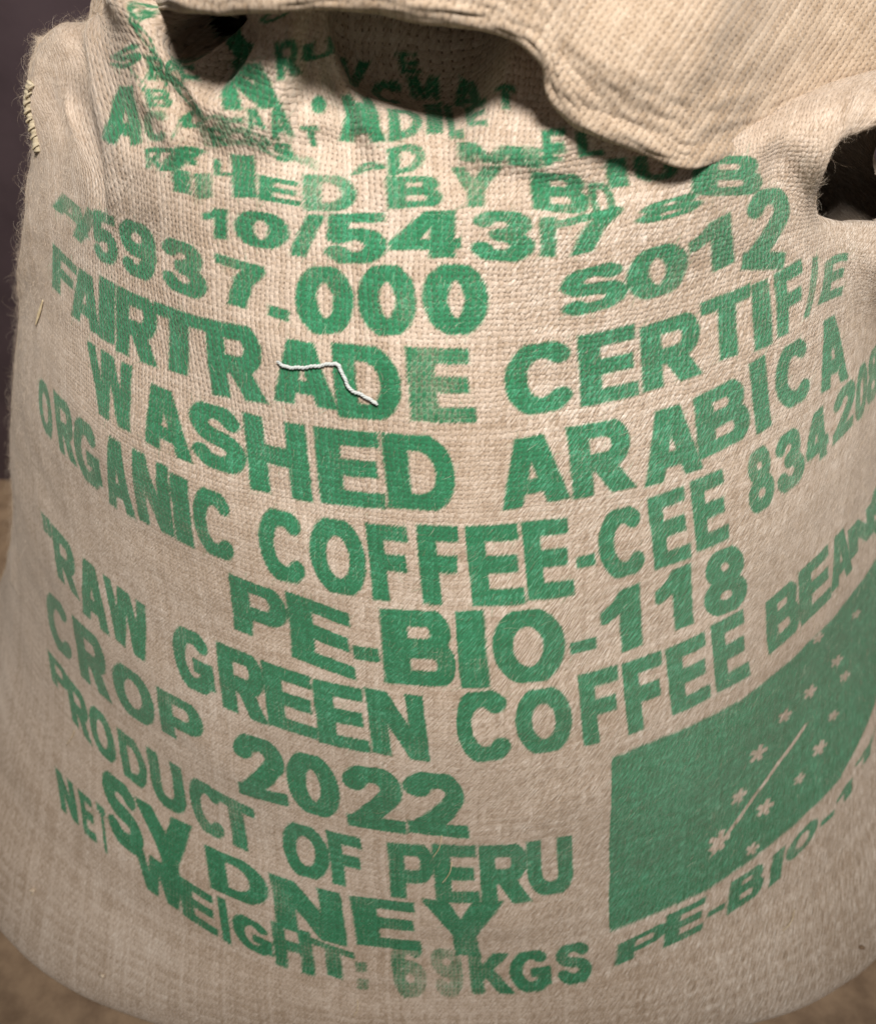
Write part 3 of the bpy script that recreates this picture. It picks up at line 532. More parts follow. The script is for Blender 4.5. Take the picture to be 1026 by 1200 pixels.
def build_body():
    v = np.r_[np.linspace(0, .06, 10, endpoint=False), np.linspace(.06, 1, NR-10)]
    f = np.radians(np.linspace(-118, 118, NCF)); b = np.radians(np.linspace(118, 242, NCB+2)[1:-1])
    T, V = np.meshgrid(np.r_[f, b], v); V = V.copy()
    Tw = np.where(T > np.pi, T-2*np.pi, T)
    p = surf(Tw, V)
    deg = np.degrees(Tw)
    # the corners and the gathered mouth, pulled into shape through a set of handles
    h = np.array(HANDLES); hb = surf(np.radians(h[:, 0]), h[:, 1]); ker = lambda r2: np.exp(-np.sqrt(r2+.010**2)/.045)
    K = ker(((hb[:, None]-hb[None])**2).sum(-1)); cf = np.linalg.solve(K+np.eye(len(h))*.01, h[:, 2:5]-hb)
    r0 = int(NR*.50); sub = p[r0:]; acc = np.zeros_like(sub)
    for k in range(len(h)): acc += ker(((sub-hb[k])**2).sum(-1))[..., None]*cf[k]
    fade = np.clip((V[r0:]-.50)/.06, 0, 1)[..., None]
    p[r0:] = sub+acc*fade
    base = surf(Tw, V)
    q = np.concatenate([p[:, -1:], p, p[:, :1]], 1)
    du = q[:, 2:]-q[:, :-2]; dv = np.gradient(p, axis=0)
    n = np.cross(du, dv); n /= np.linalg.norm(n, axis=-1, keepdims=True)+1e-12
    d = np.zeros(V.shape); HOLE = np.zeros(V.shape, bool); RIM = np.zeros(V.shape, bool)
    rows = slice(int(NR*.30), NR); bp = base[rows]
    for kind, h, w, taper, pts in FOLDS:
        poly = np.array(pts); dist, side, al = fold_field(bp, Tw[rows], V[rows], poly)
        tp = np.clip(al/taper[0], 0, 1) if taper[0] > 0 else 1
        tp = tp*(np.clip((1-al)/taper[1], 0, 1) if taper[1] > 0 else 1)
        tp = tp*tp*(3-2*tp)
        if kind in ('ridge', 'hole'): e = h*np.exp(-(dist/w)**2)
        elif kind == 'sharp': e = h*np.exp(-dist/w)
        else: e = h*side*(1-np.exp(-(dist/(w*.22))**1.2))*np.exp(-(dist/w)**2)
        d[rows] += e*tp
        if kind == 'hole': RIM[rows] |= e*tp < -.004
        if kind == 'hole': HOLE[rows] |= e*tp < (-.042 if w < .014 else -.014)
    # soft buckling of the cloth
    d += .0030*smooth_noise(V.shape, 9, 10, 5)*np.clip((V-.1)/.2, 0, 1)
    d += .0015*smooth_noise(V.shape, 22, 26, 6)
    d += .00035*smooth_noise(V.shape, 70, 90, 7)
    up = np.clip((V-.74)/.08, 0, 1); up = up*up*(3-2*up)
    d += .0035*smooth_noise(V.shape, 34, 34, 8)*up*np.clip(1-(deg-20)/30, 0, 1)
    p = p+n*d[..., None]
    p[..., 2] = np.maximum(p[..., 2], 0.0005)
    global GAPS, NEAR_GAP
    GAPS, NEAR_GAP = HOLE, RIM
    return p, Tw, V

# ---------------------------------------------------------------- stencil lettering (distance fields)
def arc(cx, cy, rx, ry, a0, a1, n=14):
    a = np.radians(np.linspace(a0, a1, n)); return [(cx+rx*math.cos(t), cy+ry*math.sin(t)) for t in a]
SH, HH = .105, .088      # half widths of stems and of horizontal bars
def bowl(x0, y0, y1, xr):
    r = (y1-y0)/2; return ('p', HH+.004, [(x0, y1)]+arc(xr-.17, (y0+y1)/2, .17, r, 90, -90)+[(x0, y0)])
O_ = lambda w: [('p', .098, arc(w/2, .5, w/2-.10, .41, 0, 360, 30))]
GL = {
 'A': (.80, [('l', .10, .10, -.05, .37, 1.05), ('l', .10, .70, -.05, .43, 1.05), ('l', .075, .2, .29, .6, .29)]),
 'B': (.74, [('l', SH, .105, 0, .105, 1), bowl(.1, .52, .912, .60), bowl(.1, .088, .50, .65)]),
 'C': (.76, [('p', .10, arc(.40, .5, .30, .41, 48, 312, 24))]),
 'D': (.76, [('l', SH, .105, 0, .105, 1), ('p', .092, [(.1, .908)]+arc(.34, .5, .32, .408, 90, -90, 18)+[(.1, .092)])]),
 'E': (.66, [('l', SH, .105, 0, .105, 1), ('l', HH, .1, .088, .65, .088), ('l', HH, .1, .912, .64, .912), ('l', .08, .1, .51, .60, .51)]),
 'F': (.62, [('l', SH, .105, 0, .105, 1), ('l', HH, .1, .912, .62, .912), ('l', .08, .1, .51, .55, .51)]),
 'G': (.80, [('p', .10, arc(.40, .5, .30, .41, 48, 330, 24)), ('l', .085, .42, .44, .76, .44), ('l', .085, .675, .14, .675, .5)]),
 'H': (.76, [('l', SH, .105, 0, .105, 1), ('l', SH, .655, 0, .655, 1), ('l', .09, .1, .52, .66, .52)]),
 'I': (.24, [('l', .11, .12, 0, .12, 1)]),
 'K': (.78, [('l', SH, .105, 0, .105, 1), ('l', .10, .12, .32, .68, 1.02), ('l', .105, .32, .56, .70, -.03)]),
 'L': (.62, [('l', SH, .105, 0, .105, 1), ('l', HH, .1, .088, .62, .088)]),
 'M': (.90, [('l', .10, .10, 0, .10, 1), ('l', .10, .80, 0, .80, 1), ('l', .09, .13, 1, .45, .08), ('l', .09, .77, 1, .45, .08)]),
 'N': (.76, [('l', .10, .10, 0, .10, 1), ('l', .10, .66, 0, .66, 1), ('l', .11, .12, .98, .64, .02)]),
 'O': (.82, O_(.82)), '0': (.66, [('p', .098, arc(.33, .5, .225, .40, 0, 360, 30))]),
 'P': (.70, [('l', SH, .105, 0, .105, 1), bowl(.1, .42, .912, .64)]),
 'R': (.76, [('l', SH, .105, 0, .105, 1), bowl(.1, .46, .912, .63), ('l', .11, .38, .46, .64, -.04)]),
 'S': (.70, [('p', .10, arc(.35, .70, .235, .205, 25, 180, 12)+arc(.35, .70, .235, .19, 180, 250, 5)+arc(.35, .30, .25, .20, 75, -155, 18))]),
 'T': (.68, [('l', SH, .34, 0, .34, 1), ('l', HH, 0, .912, .68, .912)]),
 'U': (.76, [('p', .102, [(.105, 1.1)]+arc(.38, .38, .275, .28, 180, 360, 18)+[(.655, 1.1)])]),
 'V': (.76, [('l', .10, .07, 1.05, .36, -.03), ('l', .10, .69, 1.05, .40, -.03)]),
 'W': (1.06, [('l', .088, .07, 1.05, .27, -.04), ('l', .088, .50, 1.05, .29, -.04), ('l', .088, .56, 1.05, .77, -.04), ('l', .088, .99, 1.05, .79, -.04)]),
 'Y': (.78, [('l', SH, .39, -.02, .39, .45), ('l', .105, .06, 1.05, .38, .42), ('l', .105, .72, 1.05, .40, .42)]),
 '1': (.50, [('l', .11, .37, 0, .37, 1), ('p', .085, [(.04, .66), (.20, .75), (.33, .93)])]),
 '2': (.64, [('p', .10, arc(.32, .69, .215, .215, 165, -25, 14)+[(.42, .46), (.14, .12)]), ('l', .09, .02, .09, .63, .09)]),
 '3': (.64, [('p', .095, arc(.31, .71, .20, .195, 160, -80, 12)), ('p', .098, arc(.31, .30, .225, .205, 90, -160, 16))]),
 '4': (.68, [('l', .10, .49, 0, .49, 1), ('l', .08, .02, .28, .68, .28), ('l', .085, .07, .26, .45, 1.02)]),
 '5': (.64, [('l', .085, .12, .912, .60, .912), ('l', .085, .15, .95, .12, .48), ('p', .095, [(.13, .50)]+arc(.31, .33, .225, .235, 110, -155, 16))]),
 '6': (.64, [('p', .092, arc(.32, .31, .215, .215, 0, 360, 20)), ('p', .095, [(.11, .36)]+arc(.34, .55, .235, .355, 180, 48, 12))]),
 '7': (.64, [('l', .088, .0, .912, .64, .912), ('p', .10, [(.56, .90), (.36, .55), (.24, -.05)])]),
 '8': (.64, [('p', .088, arc(.32, .73, .185, .185, 0, 360, 18)), ('p', .094, arc(.32, .29, .22, .20, 0, 360, 20))]),
 '9': (.64, [('p', .092, arc(.32, .69, .215, .215, 0, 360, 20)), ('p', .095, [(.53, .64)]+arc(.30, .45, .235, .355, 0, -132, 12))]),
 '.': (1.0, [('b',)]), '-': (1.6, [('b',)]), '#': (1.0, [('b',)]),
 ':': (.30, [('l', .11, .15, 0, .15, .26), ('l', .11, .15, .55, .15, .81)]),
 '/': (.42, [('l', .09, .05, -.05, .37, 1.05)]),
 '"': (.5, [('l', .09, .12, .1, .12, .9), ('l', .09, .38, .1, .38, .9)]),
 'o': (1.0, [('d',)]), '*': (1.0, [('l', .13, .5, .5, .5+.5*math.cos(a), .5+.5*math.sin(a)) for a in (1.57, 2.83, 4.08, 5.34, .31)]),
}
def glyph_sdf(ch, s, t):
    w, prim = GL[ch]; X = s*w; Y = t; best = np.full(s.shape, 9.0)
    for q in prim:
        if q[0] == 'b': d = np.maximum(abs(X-w/2)-w/2, abs(Y-.5)-.5)
        elif q[0] == 'd': d = np.hypot(X-.5, Y-.5)-.5
        elif q[0] == 'l':
            _, hw, x0, y0, x1, y1 = q; L = math.hypot(x1-x0, y1-y0); ux, uy = (x1-x0)/L, (y1-y0)/L
            a = (X-x0)*ux+(Y-y0)*uy; b = -(X-x0)*uy+(Y-y0)*ux
            d = np.maximum(abs(a-L/2)-L/2, abs(b)-hw)
        else:
            _, hw, pts = q; d = np.full(s.shape, 9.0)
            for (x0, y0), (x1, y1) in zip(pts[:-1], pts[1:]):
                l2 = (x1-x0)**2+(y1-y0)**2
                tt = np.clip(((X-x0)*(x1-x0)+(Y-y0)*(y1-y0))/max(l2, 1e-9), 0, 1)
                d = np.minimum(d, np.hypot(X-x0-tt*(x1-x0), Y-y0-tt*(y1-y0)))
            d = d-hw
        best = np.minimum(best, d)
    if ch not in '.-#o*': best = best-.034
    return np.maximum(best, np.maximum(abs(Y-.5)-.5, -X-.03))
def inv_bilinear(px, py, q):
    # q = TL, TR, BR, BL in (theta, v); returns s (left to right) and t (bottom to top)
    (ax, ay), (bx, by), (cx, cy), (dx, dy) = q[3], q[2], q[1], q[0]
    s = np.full(px.shape, .5); t = np.full(px.shape, .5)
    for _ in range(6):
        x = (1-s)*(1-t)*ax+s*(1-t)*bx+s*t*cx+(1-s)*t*dx-px; y = (1-s)*(1-t)*ay+s*(1-t)*by+s*t*cy+(1-s)*t*dy-py
        xs = (1-t)*(bx-ax)+t*(cx-dx); ys = (1-t)*(by-ay)+t*(cy-dy); xt = (1-s)*(dx-ax)+s*(cx-bx); yt = (1-s)*(dy-ay)+s*(cy-by)
        D = xs*yt-xt*ys; D = np.where(abs(D) < 1e-12, 1e-12, D)
        s = np.clip(s-(x*yt-xt*y)/D, -2, 3); t = np.clip(t-(xs*y-x*ys)/D, -2, 3)
    return s, t
def print_ink(p, T, V):
    sdf = np.full(V.shape, 6.0); den = np.zeros(V.shape); deg = T[0]; vv = V[:, 0]
    for ch, dens, q in PRINT:
        q = [(math.radians(a), b) for a, b in q]
        ts = [c[0] for c in q]; vs = [c[1] for c in q]; mt = (max(ts)-min(ts))*.35+.01; mv = (max(vs)-min(vs))*.35+.006
        ci = np.where((deg > min(ts)-mt) & (deg < max(ts)+mt))[0]; ri = np.where((vv > min(vs)-mv) & (vv < max(vs)+mv))[0]
        if len(ci) < 2 or len(ri) < 2: continue
        R = slice(ri[0], ri[-1]+1); Cc = slice(ci[0], ci[-1]+1)
        s, t = inv_bilinear(T[R, Cc], V[R, Cc], q)
        c3 = surf(np.array(ts), np.array(vs)); hgt = .5*(np.linalg.norm(c3[0]-c3[3])+np.linalg.norm(c3[1]-c3[2])); wid = .5*(np.linalg.norm(c3[0]-c3[1])+np.linalg.norm(c3[3]-c3[2]))
        g = glyph_sdf(ch, s, t) if ch != 'F0' else None
        d = g*1000*math.sqrt(hgt*wid/GL[ch][0])
        if dens < 0:                        # unprinted gap inside a printed area
            sdf[R, Cc] = np.maximum(sdf[R, Cc], -d)
        else:
            old = sdf[R, Cc]; m = d < old
            m2 = m & ((d < .8) | (old > .8))
            dd = den[R, Cc]; both = (d < 0) & (old < 0)
            den[R, Cc] = np.where(both, np.minimum(1, np.maximum(dd, dens)+.12), np.where(m2, dens, dd))
            sdf[R, Cc] = np.where(m, d, old)
    return np.clip(sdf, -6, 6), den

# ---------------------------------------------------------------- node helpers
class NT:
    def __init__(s, name):
        s.m = bpy.data.materials.new(name); s.m.use_nodes = True; s.t = s.m.node_tree; s.t.nodes.clear()
        s.out = s.n('ShaderNodeOutputMaterial'); s.b = s.n('ShaderNodeBsdfPrincipled'); s.l(s.b.outputs[0], s.out.inputs[0])
    def n(s, k, **kw):
        o = s.t.nodes.new(k)
        for a, b in kw.items(): setattr(o, a, b)
        return o
    def l(s, a, b): s.t.links.new(a, b)
    def put(s, sock, v):
        if hasattr(v, 'node'): s.l(v, sock)
        else: sock.default_value = v
    def f(s, op, a, b=0.0, c=0.0, clamp=False):
        o = s.n('ShaderNodeMath', operation=op, use_clamp=clamp)
        s.put(o.inputs[0], a); s.put(o.inputs[1], b); s.put(o.inputs[2], c); return o.outputs[0]
    def sm(s, x, lo, hi, a=0.0, b=1.0):
        o = s.n('ShaderNodeMapRange', interpolation_type='SMOOTHSTEP')
        for i, v in enumerate((x, lo, hi, a, b)): s.put(o.inputs[i], v)
        return o.outputs[0]
    def xyz(s, x, y, z=0.0):
        o = s.n('ShaderNodeCombineXYZ'); s.put(o.inputs[0], x); s.put(o.inputs[1], y); s.put(o.inputs[2], z); return o.outputs[0]
    def noise(s, vec, scale=1.0, detail=2.0, rough=.5):
        o = s.n('ShaderNodeTexNoise'); s.l(vec, o.inputs['Vector']); o.inputs['Scale'].default_value = scale
        o.inputs['Detail'].default_value = detail; o.inputs['Roughness'].default_value = rough; return o.outputs[0]
    def white(s, vec):
        o = s.n('ShaderNodeTexWhiteNoise', noise_dimensions='2D'); s.l(vec, o.inputs['Vector']); return o.outputs[0]
    def mix(s, fac, a, b):
        o = s.n('ShaderNodeMix', data_type='RGBA'); s.put(o.inputs[0], fac); s.put(o.inputs[6], a); s.put(o.inputs[7], b); return o.outputs[2]
    def attr(s, name): return s.n('ShaderNodeAttribute', attribute_name=name).outputs['Fac']
JUTE = (.575, .460, .365, 1); JUTE_DK = (.37, .27, .19, 1); JUTE_LT = (.82, .73, .635, 1); JUTE_GAP = (.20, .135, .09, 1)
INK = (.018, .200, .088, 1); INK_LT = (.085, .37, .21, 1); INK_DK = (.010, .135, .055, 1)

def burlap(name, pitch, printed, dye=(1, 1, 1), weave_attr=True, relief=1.0, weft=.68, wob_k=2.6):
    M = NT(name); uv = M.n('ShaderNodeTexCoord').outputs['UV']; sp = M.n('ShaderNodeSeparateXYZ'); M.l(uv, sp.inputs[0])
    U, V = sp.outputs[0], sp.outputs[1]
    wob = M.noise(uv, 26, 2); wob2 = M.noise(M.xyz(M.f('ADD', U, 7.3), V), 30, 2)
    wf = M.noise(M.xyz(M.f('ADD', U, 3.1), M.f('ADD', V, 9.0)), 240, 1)
    a = M.f('MULTIPLY_ADD', M.f('SUBTRACT', wf, .5), .3, M.f('MULTIPLY_ADD', M.f('SUBTRACT', wob, .5), wob_k, M.f('DIVIDE', U, pitch)))
    wf2 = M.noise(M.xyz(M.f('ADD', U, 5.1), M.f('ADD', V, 2.0)), 240, 1)
    b = M.f('MULTIPLY_ADD', M.f('SUBTRACT', wf2, .5), .4, M.f('MULTIPLY_ADD', M.f('SUBTRACT', wob2, .5), wob_k, M.f('DIVIDE', V, pitch*.98)))
    fa, fb = M.f('FRACT', a), M.f('FRACT', b); ia, ib = M.f('FLOOR', a), M.f('FLOOR', b)
    par = M.f('MULTIPLY_ADD', M.f('PINGPONG', M.f('ADD', ia, ib), 1.0), 2.0, -1.0)
    def hump(f, idx, oth, k):
        rnd = M.white(M.xyz(idx, k)); loc = M.noise(M.xyz(M.f('MULTIPLY', idx, 3.7), M.f('MULTIPLY', oth, .35), k), 1.0, 1)
        wdt = M.f('MULTIPLY_ADD', loc, .55, M.f('MULTIPLY_ADD', rnd, .22, .46))         # slubby yarn thickness
        c = M.f('DIVIDE', M.f('ABSOLUTE', M.f('SUBTRACT', f, .5)), M.f('MULTIPLY', wdt, .52))
        return M.f('SQRT', M.f('SUBTRACT', 1.0, M.f('MULTIPLY', c, c), clamp=True)), rnd
    ha, ra = hump(fa, ia, b, 1.0); hb, rb = hump(fb, ib, a, 5.0)
    sa = M.f('MULTIPLY', par, M.f('SINE', M.f('MULTIPLY', fb, math.pi))); sb = M.f('MULTIPLY', par, M.f('SINE', M.f('MULTIPLY', fa, math.pi)))
    ribby = M.attr('ribs') if weave_attr else 1.0
    hw = M.f('MULTIPLY', ha, M.f('ADD', .70, M.f('MULTIPLY', sa, M.f('MULTIPLY_ADD', ribby, -.20, .30))))
    hf = M.f('MULTIPLY', M.f('MULTIPLY', hb, M.f('SUBTRACT', .66, M.f('MULTIPLY', sb, .34))), M.f('MULTIPLY_ADD', ribby, -.42, weft+.18))
    top = M.f('MAXIMUM', hw, hf); is_warp = M.f('GREATER_THAN', hw, hf)
    # fibres along each yarn, and the raised nap that runs slantwise over the cloth
    fib_a = M.noise(M.xyz(M.f('MULTIPLY', a, 9.0), M.f('MULTIPLY', b, 1.6)), 1.0, 2); fib_b = M.noise(M.xyz(M.f('MULTIPLY', a, 1.6), M.f('MULTIPLY', b, 9.0), 4.0), 1.0, 2)
    fib = M.f('ADD', M.f('MULTIPLY', is_warp, fib_a), M.f('MULTIPLY', M.f('SUBTRACT', 1.0, is_warp), fib_b))
    ang = math.radians(52)
    nu = M.f('ADD', M.f('MULTIPLY', U, math.cos(ang)), M.f('MULTIPLY', V, math.sin(ang))); nv = M.f('SUBTRACT', M.f('MULTIPLY', V, math.cos(ang)), M.f('MULTIPLY', U, math.sin(ang)))
    nwb = M.noise(uv, 60, 1)
    nap = M.noise(M.xyz(M.f('MULTIPLY', nu, 130), M.f('MULTIPLY_ADD', nwb, 3.0, M.f('MULTIPLY', nv, 1250))), 1.0, 3, .6)
    napw = M.attr('nap') if weave_attr else .25
    weave = M.attr('weave') if weave_attr else 1.0
    blot = M.noise(uv, 9, 3); blot2 = M.noise(uv, 90, 3)
    grain = M.noise(uv, 900, 2)
    tone = M.f('ADD', M.f('MULTIPLY_ADD', blot, .5, .05), M.f('ADD', M.f('MULTIPLY', M.f('SUBTRACT', M.f('ADD', M.f('MULTIPLY', ra, is_warp), M.f('MULTIPLY', rb, M.f('SUBTRACT', 1.0, is_warp))), .5), .22),
            M.f('ADD', M.f('MULTIPLY', M.f('SUBTRACT', fib, .5), .7), M.f('MULTIPLY', M.f('SUBTRACT', nap, .5), M.f('MULTIPLY', napw, 2.4)))))
    tone = M.f('ADD', tone, M.f('MULTIPLY', M.f('SUBTRACT', blot2, .5), .4))
    tone = M.f('ADD', tone, M.f('MULTIPLY', M.f('SUBTRACT', grain, .5), .5))
    dk, md, lt = [tuple(a*k for a, k in zip(q, dye))+(1,) for q in (JUTE_DK, JUTE, JUTE_LT)]
    c = M.mix(M.sm(tone, .0, .5), dk, md); c = M.mix(M.sm(tone, .38, .95), c, lt)
    gap = M.f('MULTIPLY', M.sm(top, .12, .42, 1.0, 0.0), M.f('MULTIPLY', weave, .85), clamp=True)
    if printed:
        sdf = M.attr('ink_distance'); den = M.attr('ink_density')
        fray = M.f('ADD', M.f('MULTIPLY', M.f('SUBTRACT', nap, .5), 4.2), M.f('ADD', M.f('MULTIPLY', M.f('SUBTRACT', blot2, .5), 1.6), M.f('MULTIPLY', M.f('SUBTRACT', fib, .5), 1.6)))
        edge = M.sm(M.f('ADD', sdf, fray), -1.0, 1.0, 1.0, 0.0)
        pale = M.f('ADD', M.f('MULTIPLY', M.f('SUBTRACT', 1.0, den), 1.1), M.f('MULTIPLY', M.f('SUBTRACT', M.noise(uv, 32, 3), .42), .75))
        miss = M.sm(M.f('ADD', M.f('ADD', M.f('MULTIPLY', nap, .40), M.f('MULTIPLY', top, -.25)), M.f('ADD', M.f('MULTIPLY', fib, .40), pale)), .38, .95)
        ink = M.f('MULTIPLY', edge, M.f('SUBTRACT', 1.0, M.f('MULTIPLY', miss, .85)), clamp=True)
        ci = M.mix(M.sm(tone, .02, .50), INK_DK, INK); ci = M.mix(M.sm(tone, .34, .80), ci, INK_LT)
        c = M.mix(M.f('MULTIPLY', ink, .97), c, ci)
        gapc = M.mix(M.f('MULTIPLY', ink, .8), JUTE_GAP, (.006, .07, .03, 1))
        c = M.mix(gap, c, gapc)
    else: c = M.mix(gap, c, JUTE_GAP)
    c = M.mix(M.f('MULTIPLY', M.sm(nap, .30, .44, 1.0, 0.0), M.f('MULTIPLY', napw, .42)), c, (.10, .075, .05, 1))
    M.l(c, M.b.inputs['Base Color']); M.b.inputs['Roughness'].default_value = .92; M.b.inputs['Specular IOR Level'].default_value = .12
    M.b.inputs['Sheen Weight'].default_value = .25; M.b.inputs['Sheen Roughness'].default_value = .5; M.b.inputs['Sheen Tint'].default_value = (1, .9, .78, 1)
    h = M.f('ADD', M.f('MULTIPLY', M.f('MULTIPLY', top, weave), relief), M.f('ADD', M.f('MULTIPLY', fib, .28), M.f('MULTIPLY', nap, M.f('MULTIPLY', napw, 1.0))))
    h = M.f('ADD', h, M.f('MULTIPLY', grain, .25))
    bp = M.n('ShaderNodeBump'); bp.inputs['Strength'].default_value = 1.0; bp.inputs['Distance'].default_value = .0010; M.l(h, bp.inputs['Height']); M.l(bp.outputs[0], M.b.inputs['Normal'])
    return M.m

def simple(name, c0, c1, scale, rough=.8, bump=0.0, dist=.001, detail=4):
    M = NT(name); v = M.n('ShaderNodeTexCoord').outputs['Object']
    n = M.noise(v, scale, detail, .6); M.l(M.mix(M.sm(n, .3, .7), c0, c1), M.b.inputs['Base Color']); M.b.inputs['Roughness'].default_value = rough
    if bump:
        bp = M.n('ShaderNodeBump'); bp.inputs['Strength'].default_value = bump; bp.inputs['Distance'].default_value = dist; M.l(n, bp.inputs['Height']); M.l(bp.outputs[0], M.b.inputs['Normal'])
    return M.m
def fuzz_material(name):
    M = NT(name); ink = M.attr('ink'); tone = M.attr('tone')
    c = M.mix(tone, (.40, .29, .19, 1), (.80, .69, .56, 1)); g = M.mix(tone, (.03, .26, .12, 1), (.22, .52, .34, 1))
    M.l(M.mix(ink, c, g), M.b.inputs['Base Color']); M.b.inputs['Roughness'].default_value = .7; M.b.inputs['Specular IOR Level'].default_value = .2
    return M.m

# ---------------------------------------------------------------- mesh helpers
def grid_mesh(name, p, wrap=False, caps=False, uv=None, attrs={}, gaps=None):
    r, c = p.shape[:2]; me = bpy.data.meshes.new(name)
    idx = np.arange(r*c).reshape(r, c); nx = np.roll(idx, -1, 1) if wrap else idx
    if wrap: A, B, Cq, D = idx[:-1], nx[:-1], nx[1:], idx[1:]
    else: A, B, Cq, D = idx[:-1, :-1], idx[:-1, 1:], idx[1:, 1:], idx[1:, :-1]
    q = np.stack([A, B, Cq, D], -1).reshape(-1, 4)
    if gaps is not None: q = q[~gaps.ravel()[q].all(1)]
    loops = q.ravel(); starts = np.arange(len(q))*4
    if caps:
        loops = np.r_[loops, idx[0][::-1], idx[-1]]; starts = np.r_[starts, len(q)*4, len(q)*4+c]
    me.vertices.add(r*c); me.vertices.foreach_set('co', p.reshape(-1).astype(np.float32))
    me.loops.add(len(loops)); me.loops.foreach_set('vertex_index', loops.astype(np.int32))
    me.polygons.add(len(starts)); me.polygons.foreach_set('loop_start', starts.astype(np.int32))
    me.update(calc_edges=True)
    me.polygons.foreach_set('use_smooth', np.ones(len(starts), bool))
    if uv is not None:
        l = me.uv_layers.new(name='UVMap'); l.data.foreach_set('uv', uv.reshape(-1, 2)[loops].ravel().astype(np.float32))
    for k, a in attrs.items():
        at = me.attributes.new(k, 'FLOAT', 'POINT'); at.data.foreach_set('value', a.ravel().astype(np.float32))
    me.update(); return me
def link(name, data, mat=None, parent=None, **props):
    o = bpy.data.objects.new(name, data); col.objects.link(o)
    if mat: data.materials.append(mat)
    if parent: o.parent = parent
    for k, v in props.items(): o[k] = v
    return o
def spline(pts, n):
    pts = np.array(pts, float); m = len(pts); q = np.concatenate([(2*pts[0]-pts[1])[None], pts, (2*pts[-1]-pts[-2])[None]])
    t = np.linspace(0, m-1-1e-6, n); i = t.astype(int); f = (t-i).reshape((-1,)+(1,)*(pts.ndim-1))
    a, b, c, d = q[i], q[i+1], q[i+2], q[i+3]
    return .5*((2*b)+(-a+c)*f+(2*a-5*b+4*c-d)*f*f+(-a+3*b-3*c+d)*f**3)
def tube(name, path, radii, sides=8, flat=1.0):
    path = np.array(path, float); n = len(path); tg = np.gradient(path, axis=0); tg /= np.linalg.norm(tg, axis=1)[:, None]
    ref = np.array([0, -.66, .75]); s = np.cross(tg, ref); s /= np.linalg.norm(s, axis=1)[:, None]+1e-9; u = np.cross(s, tg)
    a = np.linspace(0, 2*np.pi, sides, endpoint=False); r = np.broadcast_to(radii, (n,))[:, None, None]
    P3 = path[:, None]+r*(np.cos(a)[None, :, None]*s[:, None]+flat*np.sin(a)[None, :, None]*u[:, None])
    return grid_mesh(name, P3, wrap=True, caps=True)

# ---------------------------------------------------------------- floor and wall
floor_mat = simple('floor_stone', (.19, .12, .07, 1), (.34, .23, .14, 1), 30, .75, .6, .002)
wall_mat = simple('plum_wall', (.055, .036, .040, 1), (.075, .050, .055, 1), 14, .55, .3, .002)
def slab(name, x0, x1, y0, y1, z0, z1, mat, nx=2, **props):
    me = bpy.data.meshes.new(name)
    vs = [(x, y, z) for z in (z0, z1) for y in (y0, y1) for x in (x0, x1)]
    me.from_pydata(vs, [], [(0, 2, 3, 1), (4, 5, 7, 6), (0, 1, 5, 4), (2, 6, 7, 3), (0, 4, 6, 2), (1, 3, 7, 5)]); me.update()
    return link(name, me, mat, **props)
slab('floor', -2.5, 2.5, -2.5, .60, -.1, -.0006, floor_mat, kind='structure')
slab('wall', -2.5, 2.5, .215, .40, -.0004, 2.6, wall_mat, kind='structure')

# ---------------------------------------------------------------- the sack
sack = link('coffee_sack', None, None, None, label='bulging jute coffee sack with green stamped lettering, standing against the dark wall', category='sack')
burlap_mat = burlap('printed_jute', .0030, True)
P3, TH, VV = build_body()
SDF, DEN = print_ink(P3, TH, VV)
deg = np.degrees(TH)
seg = np.linalg.norm(np.diff(surf(TH, VV), axis=1), axis=-1); Ua = np.concatenate([np.zeros((NR, 1)), np.cumsum(seg, 1)], 1); Ua -= Ua[:, [NCF//2]]
segv = np.linalg.norm(np.diff(surf(TH[:, [NCF//2]], VV[:, [NCF//2]]), axis=0), axis=-1); Va = np.concatenate([np.zeros((1, 1)), np.cumsum(segv, 0)], 0)
UVb = np.stack([Ua, np.broadcast_to(Va, Ua.shape)], -1)
def ss(x, a, b):
    t = np.clip((x-a)/(b-a), 0, 1); return t*t*(3-2*t)
big = smooth_noise(VV.shape, 14, 14, 21)
weave = np.clip(.30+.70*ss(VV+.02*big, .50, .70), 0, 1)*(1-.65*ss(-deg, 48, 72))*(1-.4*ss(deg, 40, 70))
ribs = .65*np.clip(ss(-deg, -8, 14)*ss(VV, .58, .66)*(1-ss(VV, .80, .86))+.15*big, 0, 1)
nap = np.clip(.45+.75*ss(deg, -5, 22)*(1-ss(VV, .74, .82))+.02*(1-ss(VV, .5, .62))-.25*ribs+.12*big, .12, 1.2)
body = link('body', grid_mesh('body', P3, wrap=True, caps=True, uv=UVb, attrs={'ink_distance': SDF, 'ink_density': DEN, 'weave': weave, 'ribs': ribs, 'nap': nap}, gaps=GAPS), burlap_mat, sack)

# folded-over top of the sack, hanging forward over the mouth
F = np.array(FLAP); Fd = spline(F, 420); Fd = np.swapaxes(spline(np.swapaxes(Fd, 0, 1), 260), 0, 1)
nz = smooth_noise(Fd.shape[:2], 16, 10, 31); nz2 = smooth_noise(Fd.shape[:2], 60, 40, 33)
fn = np.cross(np.gradient(Fd, axis=0), np.gradient(Fd, axis=1)); fn /= np.linalg.norm(fn, axis=-1, keepdims=True)+1e-12
I, J = np.meshgrid(np.linspace(0, 1, 420), np.linspace(0, 1, 260), indexing='ij')
vall = -.003*np.exp(-(((I-.70)*1.0-(J-.55)*.35)/.045)**2)*ss(J, .35, .5)+.003*np.exp(-(((I-.60)-(J-.55)*.35)/.05)**2)*ss(J, .35, .5)
Fd = Fd-fn*(.0022*nz+.0005*nz2+vall)[..., None]*np.sign((fn*np.array([0, -.66, .75])).sum(-1).mean())*-1
